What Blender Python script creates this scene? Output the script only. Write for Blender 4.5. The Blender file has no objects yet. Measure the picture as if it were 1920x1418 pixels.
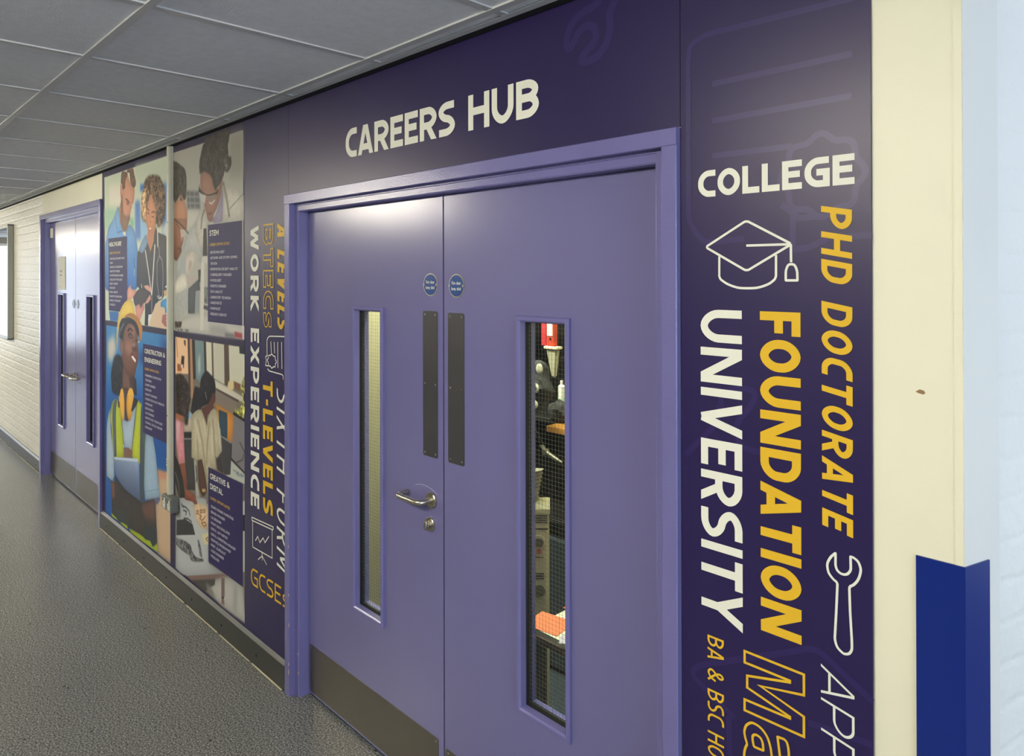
import bpy, bmesh, math, random
import numpy as np
from mathutils import Vector, Matrix
from mathutils.geometry import delaunay_2d_cdt

scene = bpy.context.scene
COL = scene.collection

# ------------------------------------------------------------------ camera
YAW, PITCH, ROLL = 0.792696584, 0.00349378, -0.00218065
CAM = Vector((0.0, -1.4106656, 1.744))
fw = Vector((-math.sin(YAW)*math.cos(PITCH), math.cos(YAW)*math.cos(PITCH), math.sin(PITCH)))
rt0 = Vector((math.cos(YAW), math.sin(YAW), 0)); up0 = rt0.cross(fw)
rt = rt0*math.cos(ROLL) + up0*math.sin(ROLL); up = up0*math.cos(ROLL) - rt0*math.sin(ROLL)
cam = bpy.data.cameras.new('camera'); camo = bpy.data.objects.new('camera', cam); COL.objects.link(camo)
m = Matrix.Identity(4)
for i in range(3):
    m[i][0], m[i][1], m[i][2], m[i][3] = rt[i], up[i], -fw[i], CAM[i]
camo.matrix_world = m
cam.sensor_fit = 'HORIZONTAL'; cam.sensor_width = 36.0; cam.lens = 1320.0/1920*36
cam.shift_x = 0.0; cam.shift_y = -(709-511.0065)/1920
cam.clip_start = 0.05; cam.clip_end = 100
scene.camera = camo

# ------------------------------------------------------------------ light, world, exposure
scene.view_settings.view_transform = 'Standard'; scene.view_settings.look = 'None'
scene.view_settings.exposure = 0.1; scene.view_settings.gamma = 1.0
scene.view_settings.use_curve_mapping = False
w = bpy.data.worlds.new('world'); scene.world = w; w.use_nodes = True
w.node_tree.nodes['Background'].inputs[0].default_value = (0.62, 0.76, 1.0, 1)
w.node_tree.nodes['Background'].inputs[1].default_value = 1.0

def area(name, loc, direction, sx, sy, power, color):
    l = bpy.data.lights.new(name, 'AREA'); l.shape = 'RECTANGLE'; l.size = sx; l.size_y = sy
    l.energy = power; l.color = color
    o = bpy.data.objects.new(name, l); COL.objects.link(o); o.location = loc
    o.rotation_euler = Vector(direction).to_track_quat('-Z', 'Y').to_euler()
    return o
# daylight coming in through the lobby window and the window at the far end of the corridor
area('daylight_lobby_window', (3.93, -1.6, 1.45), (-1, 0, 0), 2.4, 1.9, 138, (0.80, 0.89, 1.0))
area('daylight_end_window', (-15.93, -1.45, 1.35), (1, 0, 0), 2.2, 1.9, 42, (0.84, 0.92, 1.0))
area('store_room_lamp', (-2.1, 0.32, 2.46), (0, 0, -1), 1.7, 0.14, 80, (1.0, 0.95, 0.78))
LAMP_XS = (-1.0, -5.3, -9.9, -14.6)
LAMP_STRENGTH = 84

# ------------------------------------------------------------------ helpers
def lin(h):
    if isinstance(h, str):
        c = [int(h[i:i+2], 16)/255 for i in (0, 2, 4)]
    else: c = [v/255 for v in h]
    return tuple((v/12.92 if v <= 0.04045 else ((v+0.055)/1.055)**2.4) for v in c)
MATS = {}
def mat(name, col, rough=0.5, metal=0.0, spec=0.5, bump=None, var=None, emit=0.0, coat=0.0):
    """bump=(scale, strength, distance) noise bump; var=(scale, amount) soft colour mottling."""
    if name in MATS: return MATS[name]
    mt = bpy.data.materials.new(name); mt.use_nodes = True; nt = mt.node_tree
    b = nt.nodes['Principled BSDF']; c = lin(col)
    b.inputs['Base Color'].default_value = (*c, 1); b.inputs['Roughness'].default_value = rough
    b.inputs['Metallic'].default_value = metal; b.inputs['Specular IOR Level'].default_value = spec
    b.inputs['Coat Weight'].default_value = coat; b.inputs['Coat Roughness'].default_value = 0.15
    if emit:
        b.inputs['Emission Color'].default_value = (*c, 1); b.inputs['Emission Strength'].default_value = emit
    geo = nt.nodes.new('ShaderNodeNewGeometry')
    if var:
        n = nt.nodes.new('ShaderNodeTexNoise'); n.inputs['Scale'].default_value = var[0]; n.inputs['Detail'].default_value = 5
        nt.links.new(geo.outputs['Position'], n.inputs['Vector'])
        mp = nt.nodes.new('ShaderNodeMapRange'); mp.inputs[1].default_value = 0.3; mp.inputs[2].default_value = 0.7
        mp.inputs[3].default_value = 1-var[1]; mp.inputs[4].default_value = 1+var[1]
        nt.links.new(n.outputs[0], mp.inputs[0])
        mx = nt.nodes.new('ShaderNodeVectorMath'); mx.operation = 'SCALE'; mx.inputs[0].default_value = c
        nt.links.new(mp.outputs[0], mx.inputs['Scale']); nt.links.new(mx.outputs[0], b.inputs['Base Color'])
    if bump:
        n = nt.nodes.new('ShaderNodeTexNoise'); n.inputs['Scale'].default_value = bump[0]; n.inputs['Detail'].default_value = 4
        nt.links.new(geo.outputs['Position'], n.inputs['Vector'])
        bp = nt.nodes.new('ShaderNodeBump'); bp.inputs['Strength'].default_value = bump[1]; bp.inputs['Distance'].default_value = bump[2]
        nt.links.new(n.outputs[0], bp.inputs['Height']); nt.links.new(bp.outputs[0], b.inputs['Normal'])
    MATS[name] = mt
    return mt

def bm_new(): return bmesh.new()
def box(bm, x0, x1, y0, y1, z0, z1, bev=0.0, seg=2):
    r = bmesh.ops.create_cube(bm, size=1.0)
    vs = r['verts']
    for v in vs:
        v.co = Vector(((x0+x1)/2 + v.co.x*(x1-x0), (y0+y1)/2 + v.co.y*(y1-y0), (z0+z1)/2 + v.co.z*(z1-z0)))
    if bev:
        es = list({e for v in vs for e in v.link_edges})
        bmesh.ops.bevel(bm, geom=es, offset=bev, segments=seg, affect='EDGES', profile=0.5)
    return bm
def prism(bm, pts, a0, a1, axis='z'):
    """closed polygon pts (2D) extruded from a0 to a1 along an axis; the other two axes take pts in order."""
    def P(p, a):
        return {'z': (p[0], p[1], a), 'y': (p[0], a, p[1]), 'x': (a, p[0], p[1])}[axis]
    A = [bm.verts.new(P(p, a0)) for p in pts]; B = [bm.verts.new(P(p, a1)) for p in pts]
    n = len(pts); fs = [bm.faces.new(A), bm.faces.new(B)]
    for i in range(n): fs.append(bm.faces.new((A[i], A[(i+1) % n], B[(i+1) % n], B[i])))
    bmesh.ops.recalc_face_normals(bm, faces=fs)
    return bm
def cyl(bm, c, r, h, axis='y', seg=32, r2=None, bev=0.0):
    """cylinder/cone starting at c and running h along the axis."""
    ang = [2*math.pi*i/seg for i in range(seg)]
    r2 = r if r2 is None else r2
    prof = [(0, r), (h, r2)]
    if bev:
        s = 1 if h > 0 else -1
        prof = [(0, r), (h-s*bev, r2), (h, r2-bev)]
    rings = []
    for t, rr in prof:
        ring = []
        for a in ang:
            u, v = rr*math.cos(a), rr*math.sin(a)
            d = {'x': (t, u, v), 'y': (u, t, v), 'z': (u, v, t)}[axis]
            ring.append(bm.verts.new((c[0]+d[0], c[1]+d[1], c[2]+d[2])))
        rings.append(ring)
    fs = [bm.faces.new(rings[0]), bm.faces.new(rings[-1])]
    for A, B in zip(rings, rings[1:]):
        for i in range(seg): fs.append(bm.faces.new((A[i], A[(i+1) % seg], B[(i+1) % seg], B[i])))
    bmesh.ops.recalc_face_normals(bm, faces=fs)
    return bm
def tube(bm, pts, r, seg=14, closed=False):
    pts = [Vector(p) for p in pts]; n = len(pts); rings = []
    ref = Vector((0, 0, 1))
    for i, p in enumerate(pts):
        d = (pts[min(i+1, n-1)] - pts[max(i-1, 0)]).normalized()
        a = ref if abs(d.dot(ref)) < 0.95 else Vector((1, 0, 0))
        s = d.cross(a).normalized(); t = s.cross(d).normalized()
        rr = r[i] if isinstance(r, (list, tuple)) else r
        rings.append([bm.verts.new(p + s*rr*math.cos(2*math.pi*k/seg) + t*rr*math.sin(2*math.pi*k/seg)) for k in range(seg)])
    fs = [bm.faces.new(rings[0]), bm.faces.new(rings[-1])]
    for A, B in zip(rings, rings[1:]):
        for i in range(seg): fs.append(bm.faces.new((A[i], A[(i+1) % seg], B[(i+1) % seg], B[i])))
    bmesh.ops.recalc_face_normals(bm, faces=fs)
    return bm
def ellipsoid(bm, c, rx, ry, rz, seg=20):
    r = bmesh.ops.create_uvsphere(bm, u_segments=seg, v_segments=max(8, seg//2), radius=1)
    for v in r['verts']: v.co = Vector((c[0]+v.co.x*rx, c[1]+v.co.y*ry, c[2]+v.co.z*rz))
    return bm
WORLD_AT = {}
def obj(name, bm, material, parent=None, smooth=False, loc=None):
    """links ONE mesh object; the bmesh is in world coordinates."""
    me = bpy.data.meshes.new(name)
    o = bpy.data.objects.new(name, me); COL.objects.link(o)
    base = Vector((0, 0, 0)) if loc is None else Vector(loc)
    if parent is not None:
        base = WORLD_AT[parent.name]; o.parent = parent
    else: o.location = base
    WORLD_AT[o.name] = base.copy()
    bmesh.ops.translate(bm, verts=bm.verts[:], vec=-base)
    bm.to_mesh(me); bm.free()
    for mt in (material if isinstance(material, (list, tuple)) else [material]): me.materials.append(mt)
    if smooth:
        for p in me.polygons: p.use_smooth = True
        me.set_sharp_from_angle(angle=math.radians(35))
    return o
def tag(o, label=None, cat=None, group=None, kind=None):
    if label: o['label'] = label
    if cat: o['category'] = cat
    if group: o['group'] = group
    if kind: o['kind'] = kind
    return o
def thing(name, label, cat, loc, group=None, kind=None):
    o = bpy.data.objects.new(name, None); COL.objects.link(o); o.location = loc
    o.empty_display_size = 0.1
    WORLD_AT[o.name] = Vector(loc)
    return tag(o, label, cat, group, kind)
def struct(name, bm, material, label, cat, smooth=False):
    return tag(obj(name, bm, material, smooth=smooth), label, cat, kind='structure')

# ------------------------------------------------------------------ lettering: stroked letter shapes, drawn as print on a wall
def fillet(pts, closed=False, seg=7):
    """pts: (x, y) or (x, y, radius) -> rounded polyline."""
    out = []; n = len(pts)
    for i, p in enumerate(pts):
        r = p[2] if len(p) > 2 else 0
        if r <= 0 or (not closed and i in (0, n-1)): out.append(Vector(p[:2])); continue
        a, b, c = Vector(pts[i-1][:2]), Vector(p[:2]), Vector(pts[(i+1) % n][:2])
        u, v = (a-b), (c-b); lu, lv = u.length, v.length; u.normalize(); v.normalize()
        r1 = min(r, lu*0.5 if (len(pts[i-1]) > 2) else lu*0.98); r2 = min(r, lv*0.5 if (len(pts[(i+1) % n]) > 2) else lv*0.98)
        for k in range(seg+1):
            t = math.pi/2*k/seg
            # superelliptic quarter: squarer than a circle, as in the wall lettering
            s0, s1 = (1-math.sin(t))**0.92, (1-math.cos(t))**0.92
            out.append(b + u*r1*s0 + v*r2*s1)
    cl = []
    for q in out:
        if not cl or (q-cl[-1]).length > 2e-4*max(1, q.length): cl.append(q)
    return cl
def stroke_quads(pl, wd, closed=False):
    n = len(pl); L, R = [], []
    for i, p in enumerate(pl):
        if closed: a, c = pl[i-1], pl[(i+1) % n]
        else: a, c = pl[max(i-1, 0)], pl[min(i+1, n-1)]
        d1 = (p-a); d2 = (c-p)
        if d1.length < 1e-9: d1 = d2
        if d2.length < 1e-9: d2 = d1
        d1.normalize(); d2.normalize()
        n1 = Vector((-d1.y, d1.x)); n2 = Vector((-d2.y, d2.x)); mm = n1+n2
        if mm.length < 1e-6: mm = n1
        mm.normalize(); k = 1/max(0.35, mm.dot(n1))
        L.append(p + mm*wd/2*k); R.append(p - mm*wd/2*k)
    q = []
    for i in range(n if closed else n-1):
        j = (i+1) % n
        q.append([L[i], L[j], R[j], R[i]])
    return q
def union(polys):
    vs, fs = [], []
    for p in polys:
        area_ = sum(p[i].x*p[(i+1) % len(p)].y - p[(i+1) % len(p)].x*p[i].y for i in range(len(p)))
        if abs(area_) < 1e-10: continue
        if area_ < 0: p = p[::-1]
        k = len(vs); vs += p; fs.append(list(range(k, k+len(p))))
    v, e, f, ov, oe, of = delaunay_2d_cdt(vs, [], fs, 0, 1e-6)
    P2 = [(np.array([(q.x, q.y) for q in p]), min(q.x for q in p), max(q.x for q in p), min(q.y for q in p), max(q.y for q in p)) for p in polys]
    def covered(x, y):
        for q, x0, x1, y0, y1 in P2:
            if x < x0 or x > x1 or y < y0 or y > y1: continue
            c = False; j = len(q)-1
            for i in range(len(q)):
                if (q[i][1] > y) != (q[j][1] > y) and x < (q[j][0]-q[i][0])*(y-q[i][1])/(q[j][1]-q[i][1])+q[i][0]: c = not c
                j = i
            if c: return True
        return False
    keep = []
    for t in f:
        cxm = sum(v[i][0] for i in t)/len(t); cym = sum(v[i][1] for i in t)/len(t)
        if covered(cxm, cym): keep.append(list(t))
    return [Vector(a) for a in v], keep
def clip01(polys, lo=0.0, hi=1.0):
    out = []
    for p in polys:
        for lim, sgn in ((lo, 1), (hi, -1)):
            q = []
            for i in range(len(p)):
                a, b = p[i], p[(i+1) % len(p)]
                da, db = sgn*(a.y-lim), sgn*(b.y-lim)
                if da >= 0: q.append(a)
                if (da >= 0) != (db >= 0): q.append(a + (b-a)*(da/(da-db)))
            p = q
            if len(p) < 3: break
        if len(p) >= 3: out.append(p)
    return out
LOWER = {}
def glyph_strokes(ch, w, wf=1.0):
    """list of (polyline points, closed) in a cell of cap height 1, and the cell width."""
    h = w/2; t = 1-h; b = h; X = 0.7
    if ch == ' ': return [], 0.28*wf
    if ch == 'I': return [([(h, 0), (h, 1)], 0)], w
    if ch == '-': return [([(0.02, .42), (0.3, .42)], 0)], 0.32
    if ch == '1': return [([(h, 0), (h, 1)], 0)], w
    Wd = dict(A=.62, B=.58, C=.50, D=.60, E=.48, F=.46, G=.58, H=.62, J=.4, K=.58, L=.45, M=.80, N=.65, O=.62, P=.56, Q=.62, R=.58, S=.53,
              T=.52, U=.60, V=.60, W=.88, X=.58, Y=.58, Z=.52)
    Wd.update({'&': .68})
    if ch in Wd:
        wd = Wd[ch]*wf
        l, r, c = h, wd-h, wd/2; R = min(.30, (wd-w)*.62); e = .12
        G = {
         'A': [([(h*.95-e*c*.9, -e), (c-w*.12, 1.0+e*0)], 0), ([(wd-h*.95+e*c*.9, -e), (c+w*.12, 1.0)], 0), ([(c*.34, .26), (wd-c*.34, .26)], 0), ([(c-w*.5, t+h*.3), (c+w*.5, t+h*.3)], 0)],
         'B': [([(l, 0), (l, 1)], 0), ([(l, t), (r-.02, t, R), (r-.02, .53, R*.8), (l, .53)], 0), ([(l, .53), (r, .53, R*.8), (r, b, R), (l, b)], 0)],
         'C': [([(wd, t), (l, t, R*1.1), (l, b, R*1.1), (wd, b)], 0)],
         'D': [([(l, t), (r, t, R), (r, b, R), (l, b)], 0), ([(l, 0), (l, 1)], 0)],
         'E': [([(l, 0), (l, 1)], 0), ([(l, t), (wd, t)], 0), ([(l, .52), (wd*.9, .52)], 0), ([(l, b), (wd, b)], 0)],
         'F': [([(l, 0), (l, 1)], 0), ([(l, t), (wd, t)], 0), ([(l, .47), (wd*.9, .47)], 0)],
         'G': [([(wd*.97, t), (l, t, R*1.1), (l, b, R*1.1), (r, b), (r, .5), (c*.95, .5)], 0)],
         'H': [([(l, 0), (l, 1)], 0), ([(r, 0), (r, 1)], 0), ([(l, .52), (r, .52)], 0)],
         'J': [([(r, 1), (r, b, R), (0, b)], 0)],
         'K': [([(l, 0), (l, 1)], 0), ([(l, .47), (wd-h, 1+e*.6)], 0), ([(l+.02, .55), (wd-h*.8, -e*.6)], 0)],
         'L': [([(l, 1), (l, b), (wd, b)], 0)],
         'M': [([(l, 0), (l, 1)], 0), ([(r, 0), (r, 1)], 0), ([(l, 1+e*.2), (c, .26)], 0), ([(r, 1+e*.2), (c, .26)], 0)],
         'N': [([(l, 0), (l, 1)], 0), ([(r, 0), (r, 1)], 0), ([(l+w*.05, 1+e*.3), (r-w*.05, -e*.3)], 0)],
         'O': [([(l, b, R*1.15), (l, t, R*1.15), (r, t, R*1.15), (r, b, R*1.15)], 1)],
         'P': [([(l, 0), (l, 1)], 0), ([(l, t), (r, t, R), (r, .40, R), (l, .40)], 0)],
         'Q': [([(l, b, R), (l, t, R), (r, t, R), (r, b, R)], 1), ([(c, .2), (wd, -.1)], 0)],
         'R': [([(l, 0), (l, 1)], 0), ([(l, t), (r, t, R), (r, .44, R), (l, .44)], 0), ([(c*.95, .44), (wd-h*.8, -e*.6)], 0)],
         'S': [([(wd*.95, t), (l, t, R), (l, .54, R*.9), (r, .48, R*.9), (r, b, R), (wd*.03, b)], 0)],
         'T': [([(c, 0), (c, 1)], 0), ([(0, t), (wd, t)], 0)],
         'U': [([(l, 1), (l, b, R*1.15), (r, b, R*1.15), (r, 1)], 0)],
         'V': [([(h-e*c*.8, 1+e), (c, b*.2)], 0), ([(wd-h+e*c*.8, 1+e), (c, b*.2)], 0)],
         'W': [([(h-.02, 1+e), (wd*.27, 0)], 0), ([(wd*.27, 0), (c, .92)], 0), ([(c, .92), (wd*.73, 0)], 0), ([(wd-h+.02, 1+e), (wd*.73, 0)], 0)],
         'X': [([(h*.6-.04, -e), (wd-h*.6+.04, 1+e)], 0), ([(h*.6-.04, 1+e), (wd-h*.6+.04, -e)], 0)],
         'Y': [([(h*.6-.05, 1+e), (c, .42)], 0), ([(wd-h*.6+.05, 1+e), (c, .42)], 0), ([(c, 0), (c, .46)], 0)],
         'Z': [([(0, t), (r, t), (l, b), (wd, b)], 0)],
         '&': [([(wd+.02, b*.4), (wd*.22, .62, .2), (wd*.28, t, .2), (wd*.62, t, .2), (wd*.62, .62, .2), (l, .40, .2), (l, b, .25), (wd*.72, b, .3), (wd*.95, .5)], 0)],
        }[ch]
        return G, wd
    # small letters
    lw = .44*wf; l, r = h, lw-h; c = lw/2; R = .16; xt = X-h
    S = {
     'i': ([([(h, 0), (h, X)], 0), ([(h, .84), (h, 1)], 0)], w), 'l': ([([(h, 0), (h, 1.02)], 0)], w),
     'r': ([([(l, 0), (l, X)], 0), ([(l, xt-.05), (lw*.75, xt)], 0)], .34),
     'e': ([([(l, .36), (r, .36), (r, xt, R), (l, xt, R), (l, b, R), (r+.02, b)], 0)], lw),
     'd': ([([(r, 0), (r, 1.02)], 0), ([(r, xt), (l, xt, R), (l, b, R), (r, b)], 0)], lw),
     'o': ([([(l, b, R), (l, xt, R), (r, xt, R), (r, b, R)], 1)], lw),
     'k': ([([(l, 0), (l, 1.02)], 0), ([(l, .3), (r, X)], 0), ([(l, .38), (r+.02, 0)], 0)], lw),
     'p': ([([(l, -.25), (l, X)], 0), ([(l, xt), (r, xt, R), (r, b, R), (l, b)], 0)], lw),
     's': ([([(lw*.92, xt), (l, xt, .14), (l, .37, .12), (r, .33, .12), (r, b, .14), (lw*.05, b)], 0)], lw*.95),
     'h': ([([(l, 0), (l, 1.02)], 0), ([(l, xt), (r, xt, R), (r, 0)], 0)], lw),
     'u': ([([(l, X), (l, b, R), (r, b)], 0), ([(r, 0), (r, X)], 0)], lw),
     'n': ([([(l, 0), (l, X)], 0), ([(l, xt), (r, xt, R), (r, 0)], 0)], lw),
     'm': ([([(l, 0), (l, X)], 0), ([(l, xt), (r, xt, R), (r, 0)], 0), ([(r, xt), (r+lw-w, xt, R), (r+lw-w, 0)], 0)], lw*2-w),
     'c': ([([(lw, xt), (l, xt, R), (l, b, R), (lw, b)], 0)], lw),
     't': ([([(l+.04, .92), (l+.04, b, R*.7), (lw*.85, b)], 0), ([(0, xt), (lw*.8, xt)], 0)], lw*.85),
     'a': ([([(lw*.08, xt), (r, xt, R), (r, 0)], 0), ([(r, .40), (l, .40, .12), (l, b, .14), (r, b)], 0)], lw),
    }
    return S[ch]
GC = {}
def glyph(ch, w, outline=0.0, wf=1.0):
    key = (ch, round(w, 4), round(outline, 4), round(wf, 3))
    if key in GC: return GC[key]
    st, wd = glyph_strokes(ch, w, wf)
    polys = []
    for pts, closed in st:
        polys += stroke_quads(fillet(pts, closed), w, closed)
    if ch.isupper() or ch == '&': polys = clip01(polys)
    if not polys: GC[key] = ([], [], wd); return GC[key]
    v, f = union(polys)
    if outline:
        # boundary loops of the letter, stroked inwards
        ec = {}
        for t in f:
            for i in range(len(t)):
                a, b = t[i], t[(i+1) % len(t)]; ec[(a, b)] = 1
        nxt = {a: b for (a, b) in ec if (b, a) not in ec}
        loops, seen = [], set()
        for a in list(nxt):
            if a in seen: continue
            lp = []; k = a
            while k not in seen and k in nxt: seen.add(k); lp.append(k); k = nxt[k]
            if len(lp) > 2: loops.append([v[i] for i in lp])
        polys = []
        for lp in loops:
            cl = [lp[0]]
            for p in lp[1:]:
                if (p-cl[-1]).length > 0.012: cl.append(p)
            if (cl[0]-cl[-1]).length < .012: cl.pop()
            polys += stroke_quads(cl, outline, True)
        v, f = union(polys)
    GC[key] = (v, f, wd)
    return GC[key]
def text_polys(s, w, gap, outline=0.0, small=None, wf=1.0):
    """-> verts, faces, length for one line at cap height 1."""
    V, F, x = [], [], 0.0
    for i, ch in enumerate(s):
        sc = 1.0
        if small and i in small: sc = small[i]
        v, f, wd = glyph(ch, w/sc if sc != 1 else w, outline, wf)
        k = len(V); V += [Vector((x + p.x*sc, p.y*sc)) for p in v]; F += [[k+j for j in t] for t in f]
        x += wd*sc + gap
    return V, F, x-gap
def place_text(bm, s, w, o, d, u, cap, length=None, gap=.12, slant=0.0, outline=0.0, small=None, y=-.0072, clipx=None):
    """o=(x,z) baseline start, d reading direction, u up direction, in the wall plane."""
    if length is None: V, F, L = text_polys(s, w, gap, outline, small); sx = cap
    else:
        # fit the line by letter width, so that strokes keep their weight
        tot = [(1 if small is None else small.get(i, 1))*glyph_strokes(ch, w, 1.0)[1] for i, ch in enumerate(s)]
        fx = [(1 if small is None else small.get(i, 1))*glyph_strokes(ch, w, 2.0)[1] for i, ch in enumerate(s)]
        slope = sum(fx)-sum(tot); const = sum(tot)-slope
        wf = min(1.9, max(.55, (length/cap-gap*(len(s)-1)-const)/max(1e-6, slope)))
        wf = round(wf, 2)
        V, F, L = text_polys(s, w, gap, outline, small, wf); sx = length/L
    vs = []
    for p in V:
        px = p.x*sx + p.y*cap*slant; py = p.y*cap
        vs.append(bm.verts.new((o[0]+d[0]*px+u[0]*py, y, o[1]+d[1]*px+u[1]*py)))
    for t in F:
        try: bm.faces.new([vs[i] for i in t])
        except ValueError: pass
    return bm
def face_front(bm):
    bm.normal_update()
    for f in bm.faces:
        if f.normal.y > 0: f.normal_flip()
    return bm
def line_art(bm, strokes, wd, y=-.0072):
    """strokes: (points (x,z[,radius]), closed) in wall metres."""
    polys = []
    for pts, closed in strokes: polys += stroke_quads(fillet(pts, closed), wd, closed)
    v, f = union(polys)
    vs = [bm.verts.new((p.x, y, p.y)) for p in v]
    for t in f:
        try: bm.faces.new([vs[i] for i in t])
        except ValueError: pass
    return face_front(bm)

# ------------------------------------------------------------------ printed photographs: painted in numpy, carried as the print's own colour
def blur1(a, s):
    if s < 0.35: return a
    r = max(1, int(s*2.6)); k = np.exp(-0.5*(np.arange(-r, r+1)/s)**2); k /= k.sum()
    for ax in (0, 1):
        p = np.pad(a, [(r, r) if i == ax else (0, 0) for i in (0, 1)], mode='edge')
        a = sum(k[j]*(p[j:j+a.shape[0], :] if ax == 0 else p[:, j:j+a.shape[1]]) for j in range(2*r+1))
    return a
def smooth_closed(pts, n=4):
    P = np.array(pts, float); N = len(P); out = []
    for i in range(N):
        p0, p1, p2, p3 = P[i-1], P[i], P[(i+1) % N], P[(i+2) % N]
        for k in range(n):
            t = k/n
            out.append(0.5*((2*p1)+(-p0+p2)*t+(2*p0-5*p1+4*p2-p3)*t*t+(-p0+3*p1-3*p2+p3)*t**3))
    return np.array(out)
def inside(poly, X, Y):
    m_ = np.zeros(X.shape, bool); n = len(poly)
    for i in range(n):
        x0, y0 = poly[i]; x1, y1 = poly[(i+1) % n]
        if y0 == y1: continue
        c = ((y0 > Y) != (y1 > Y)) & (X < (x1-x0)*(Y-y0)/(y1-y0)+x0)
        m_ ^= c
    return m_
def paint(x0, x1, z0, z1, step, shapes, ground):
    """x, z in mm on the wall; returns (rows z, cols x, 3) linear colours."""
    xs = np.arange(x0, x1+step*.5, step, dtype=float); zs = np.arange(z0, z1+step*.5, step, dtype=float)
    img = np.empty((len(zs), len(xs), 3)); img[:] = np.array([int(ground[i:i+2], 16) for i in (0, 2, 4)])
    rng = np.random.default_rng(4)
    fine = rng.random(img.shape[:2]); tex = blur1(fine, 1.0); tex = (tex-tex.mean())/tex.std()
    tex2 = blur1(rng.random(img.shape[:2]), 3.0); tex2 = (tex2-tex2.mean())/tex2.std()
    for kind, c, c2, bl, tx, sm, pts in shapes:
        P = np.array(pts, float).reshape(-1, 2)
        col = np.array(c, float)
        if kind == 1:
            n = len(P)
            wv = sm; pad = wv+bl*3+8
        else:
            if sm: P = smooth_closed(P)
            pad = bl*3+8
        i0 = max(0, int((P[:, 0].min()-pad-x0)/step)); i1 = min(len(xs), int((P[:, 0].max()+pad-x0)/step)+2)
        j0 = max(0, int((P[:, 1].min()-pad-z0)/step)); j1 = min(len(zs), int((P[:, 1].max()+pad-z0)/step)+2)
        if i1 <= i0 or j1 <= j0: continue
        m_ = np.zeros((j1-j0, i1-i0))
        if kind == 1:
            X, Y = np.meshgrid(xs[i0:i1], zs[j0:j1]); dm = np.full(X.shape, 1e9)
            for a, b in zip(P[:-1], P[1:]):
                d = b-a; L2 = max(1e-6, (d**2).sum()); t = np.clip(((X-a[0])*d[0]+(Y-a[1])*d[1])/L2, 0, 1)
                dm = np.minimum(dm, np.hypot(X-a[0]-t*d[0], Y-a[1]-t*d[1]))
            m_ = np.clip((wv/2-dm)/step+.5, 0, 1)
        else:
            for sx in (-.33, 0, .33):
                for sy in (-.33, 0, .33):
                    X, Y = np.meshgrid(xs[i0:i1]+sx*step, zs[j0:j1]+sy*step)
                    m_ += inside(P, X, Y)
            m_ /= 9
        ext = min(np.ptp(P[:, 0]), np.ptp(P[:, 1]))
        # printed figures fall off softly towards their outlines
        rim = 1+.30*(blur1(m_, min(ext*.16, 34)/step)-.86) if (kind == 0 and sm and ext > 45 and bl < 9) else None
        m_ = blur1(m_, bl/step)
        C = np.broadcast_to(col, m_.shape+(3,)).copy()
        if c2:
            cb = np.array(c2, float)
            t = np.clip((P[:, 1].max()-zs[j0:j1])/max(1, np.ptp(P[:, 1])), 0, 1)[:, None, None]
            C = C*(1-t)+cb*t
        if rim is not None: C = C*rim[..., None]
        if tx: C = C*(1+tx*(.6*tex[j0:j1, i0:i1]+.5*tex2[j0:j1, i0:i1])[..., None])
        img[j0:j1, i0:i1] = img[j0:j1, i0:i1]*(1-m_[..., None]) + C*m_[..., None]
    v = np.clip(img, 0, 255)/255
    return np.where(v <= .04045, v/12.92, ((v+.055)/1.055)**2.4)
def print_mat():
    mt = bpy.data.materials.new('photo_print_laminate'); mt.use_nodes = True; nt = mt.node_tree
    b = nt.nodes['Principled BSDF']; b.inputs['Roughness'].default_value = .52; b.inputs['Specular IOR Level'].default_value = .18
    a = nt.nodes.new('ShaderNodeAttribute'); a.attribute_name = 'print'
    nt.links.new(a.outputs['Color'], b.inputs['Base Color'])
    return mt
PRINT = print_mat()
def print_sheet(name, parent, lin_img, x0, z0, step, label, y=-.0064):
    """x0, z0 in mm relative to x=-5.5, z=0."""
    nz, nx, _ = lin_img.shape
    X, Z = np.meshgrid((x0+np.arange(nx)*step)/1000-5.5, (z0+np.arange(nz)*step)/1000)
    base = WORLD_AT[parent.name]
    co = np.stack([X-base.x, np.full(X.shape, y-base.y), Z-base.z], -1).reshape(-1, 3)
    idx = np.arange(nx*nz).reshape(nz, nx)
    q = np.stack([idx[:-1, :-1], idx[:-1, 1:], idx[1:, 1:], idx[1:, :-1]], -1).reshape(-1, 4)
    me = bpy.data.meshes.new(name)
    me.vertices.add(len(co)); me.vertices.foreach_set('co', co.ravel())
    me.loops.add(q.size); me.loops.foreach_set('vertex_index', q.ravel().astype(np.int32))
    me.polygons.add(len(q)); me.polygons.foreach_set('loop_start', np.arange(0, q.size, 4, dtype=np.int32))
    me.update(calc_edges=True); me.validate()
    at = me.attributes.new('print', 'FLOAT_COLOR', 'POINT')
    rgba = np.concatenate([lin_img.reshape(-1, 3), np.ones((nx*nz, 1))], 1).astype(np.float32)
    at.data.foreach_set('color', rgba.ravel())
    me.materials.append(PRINT)
    o = bpy.data.objects.new(name, me); COL.objects.link(o); o.parent = parent; WORLD_AT[o.name] = base.copy()
    o['label'] = label
    return o
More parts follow.
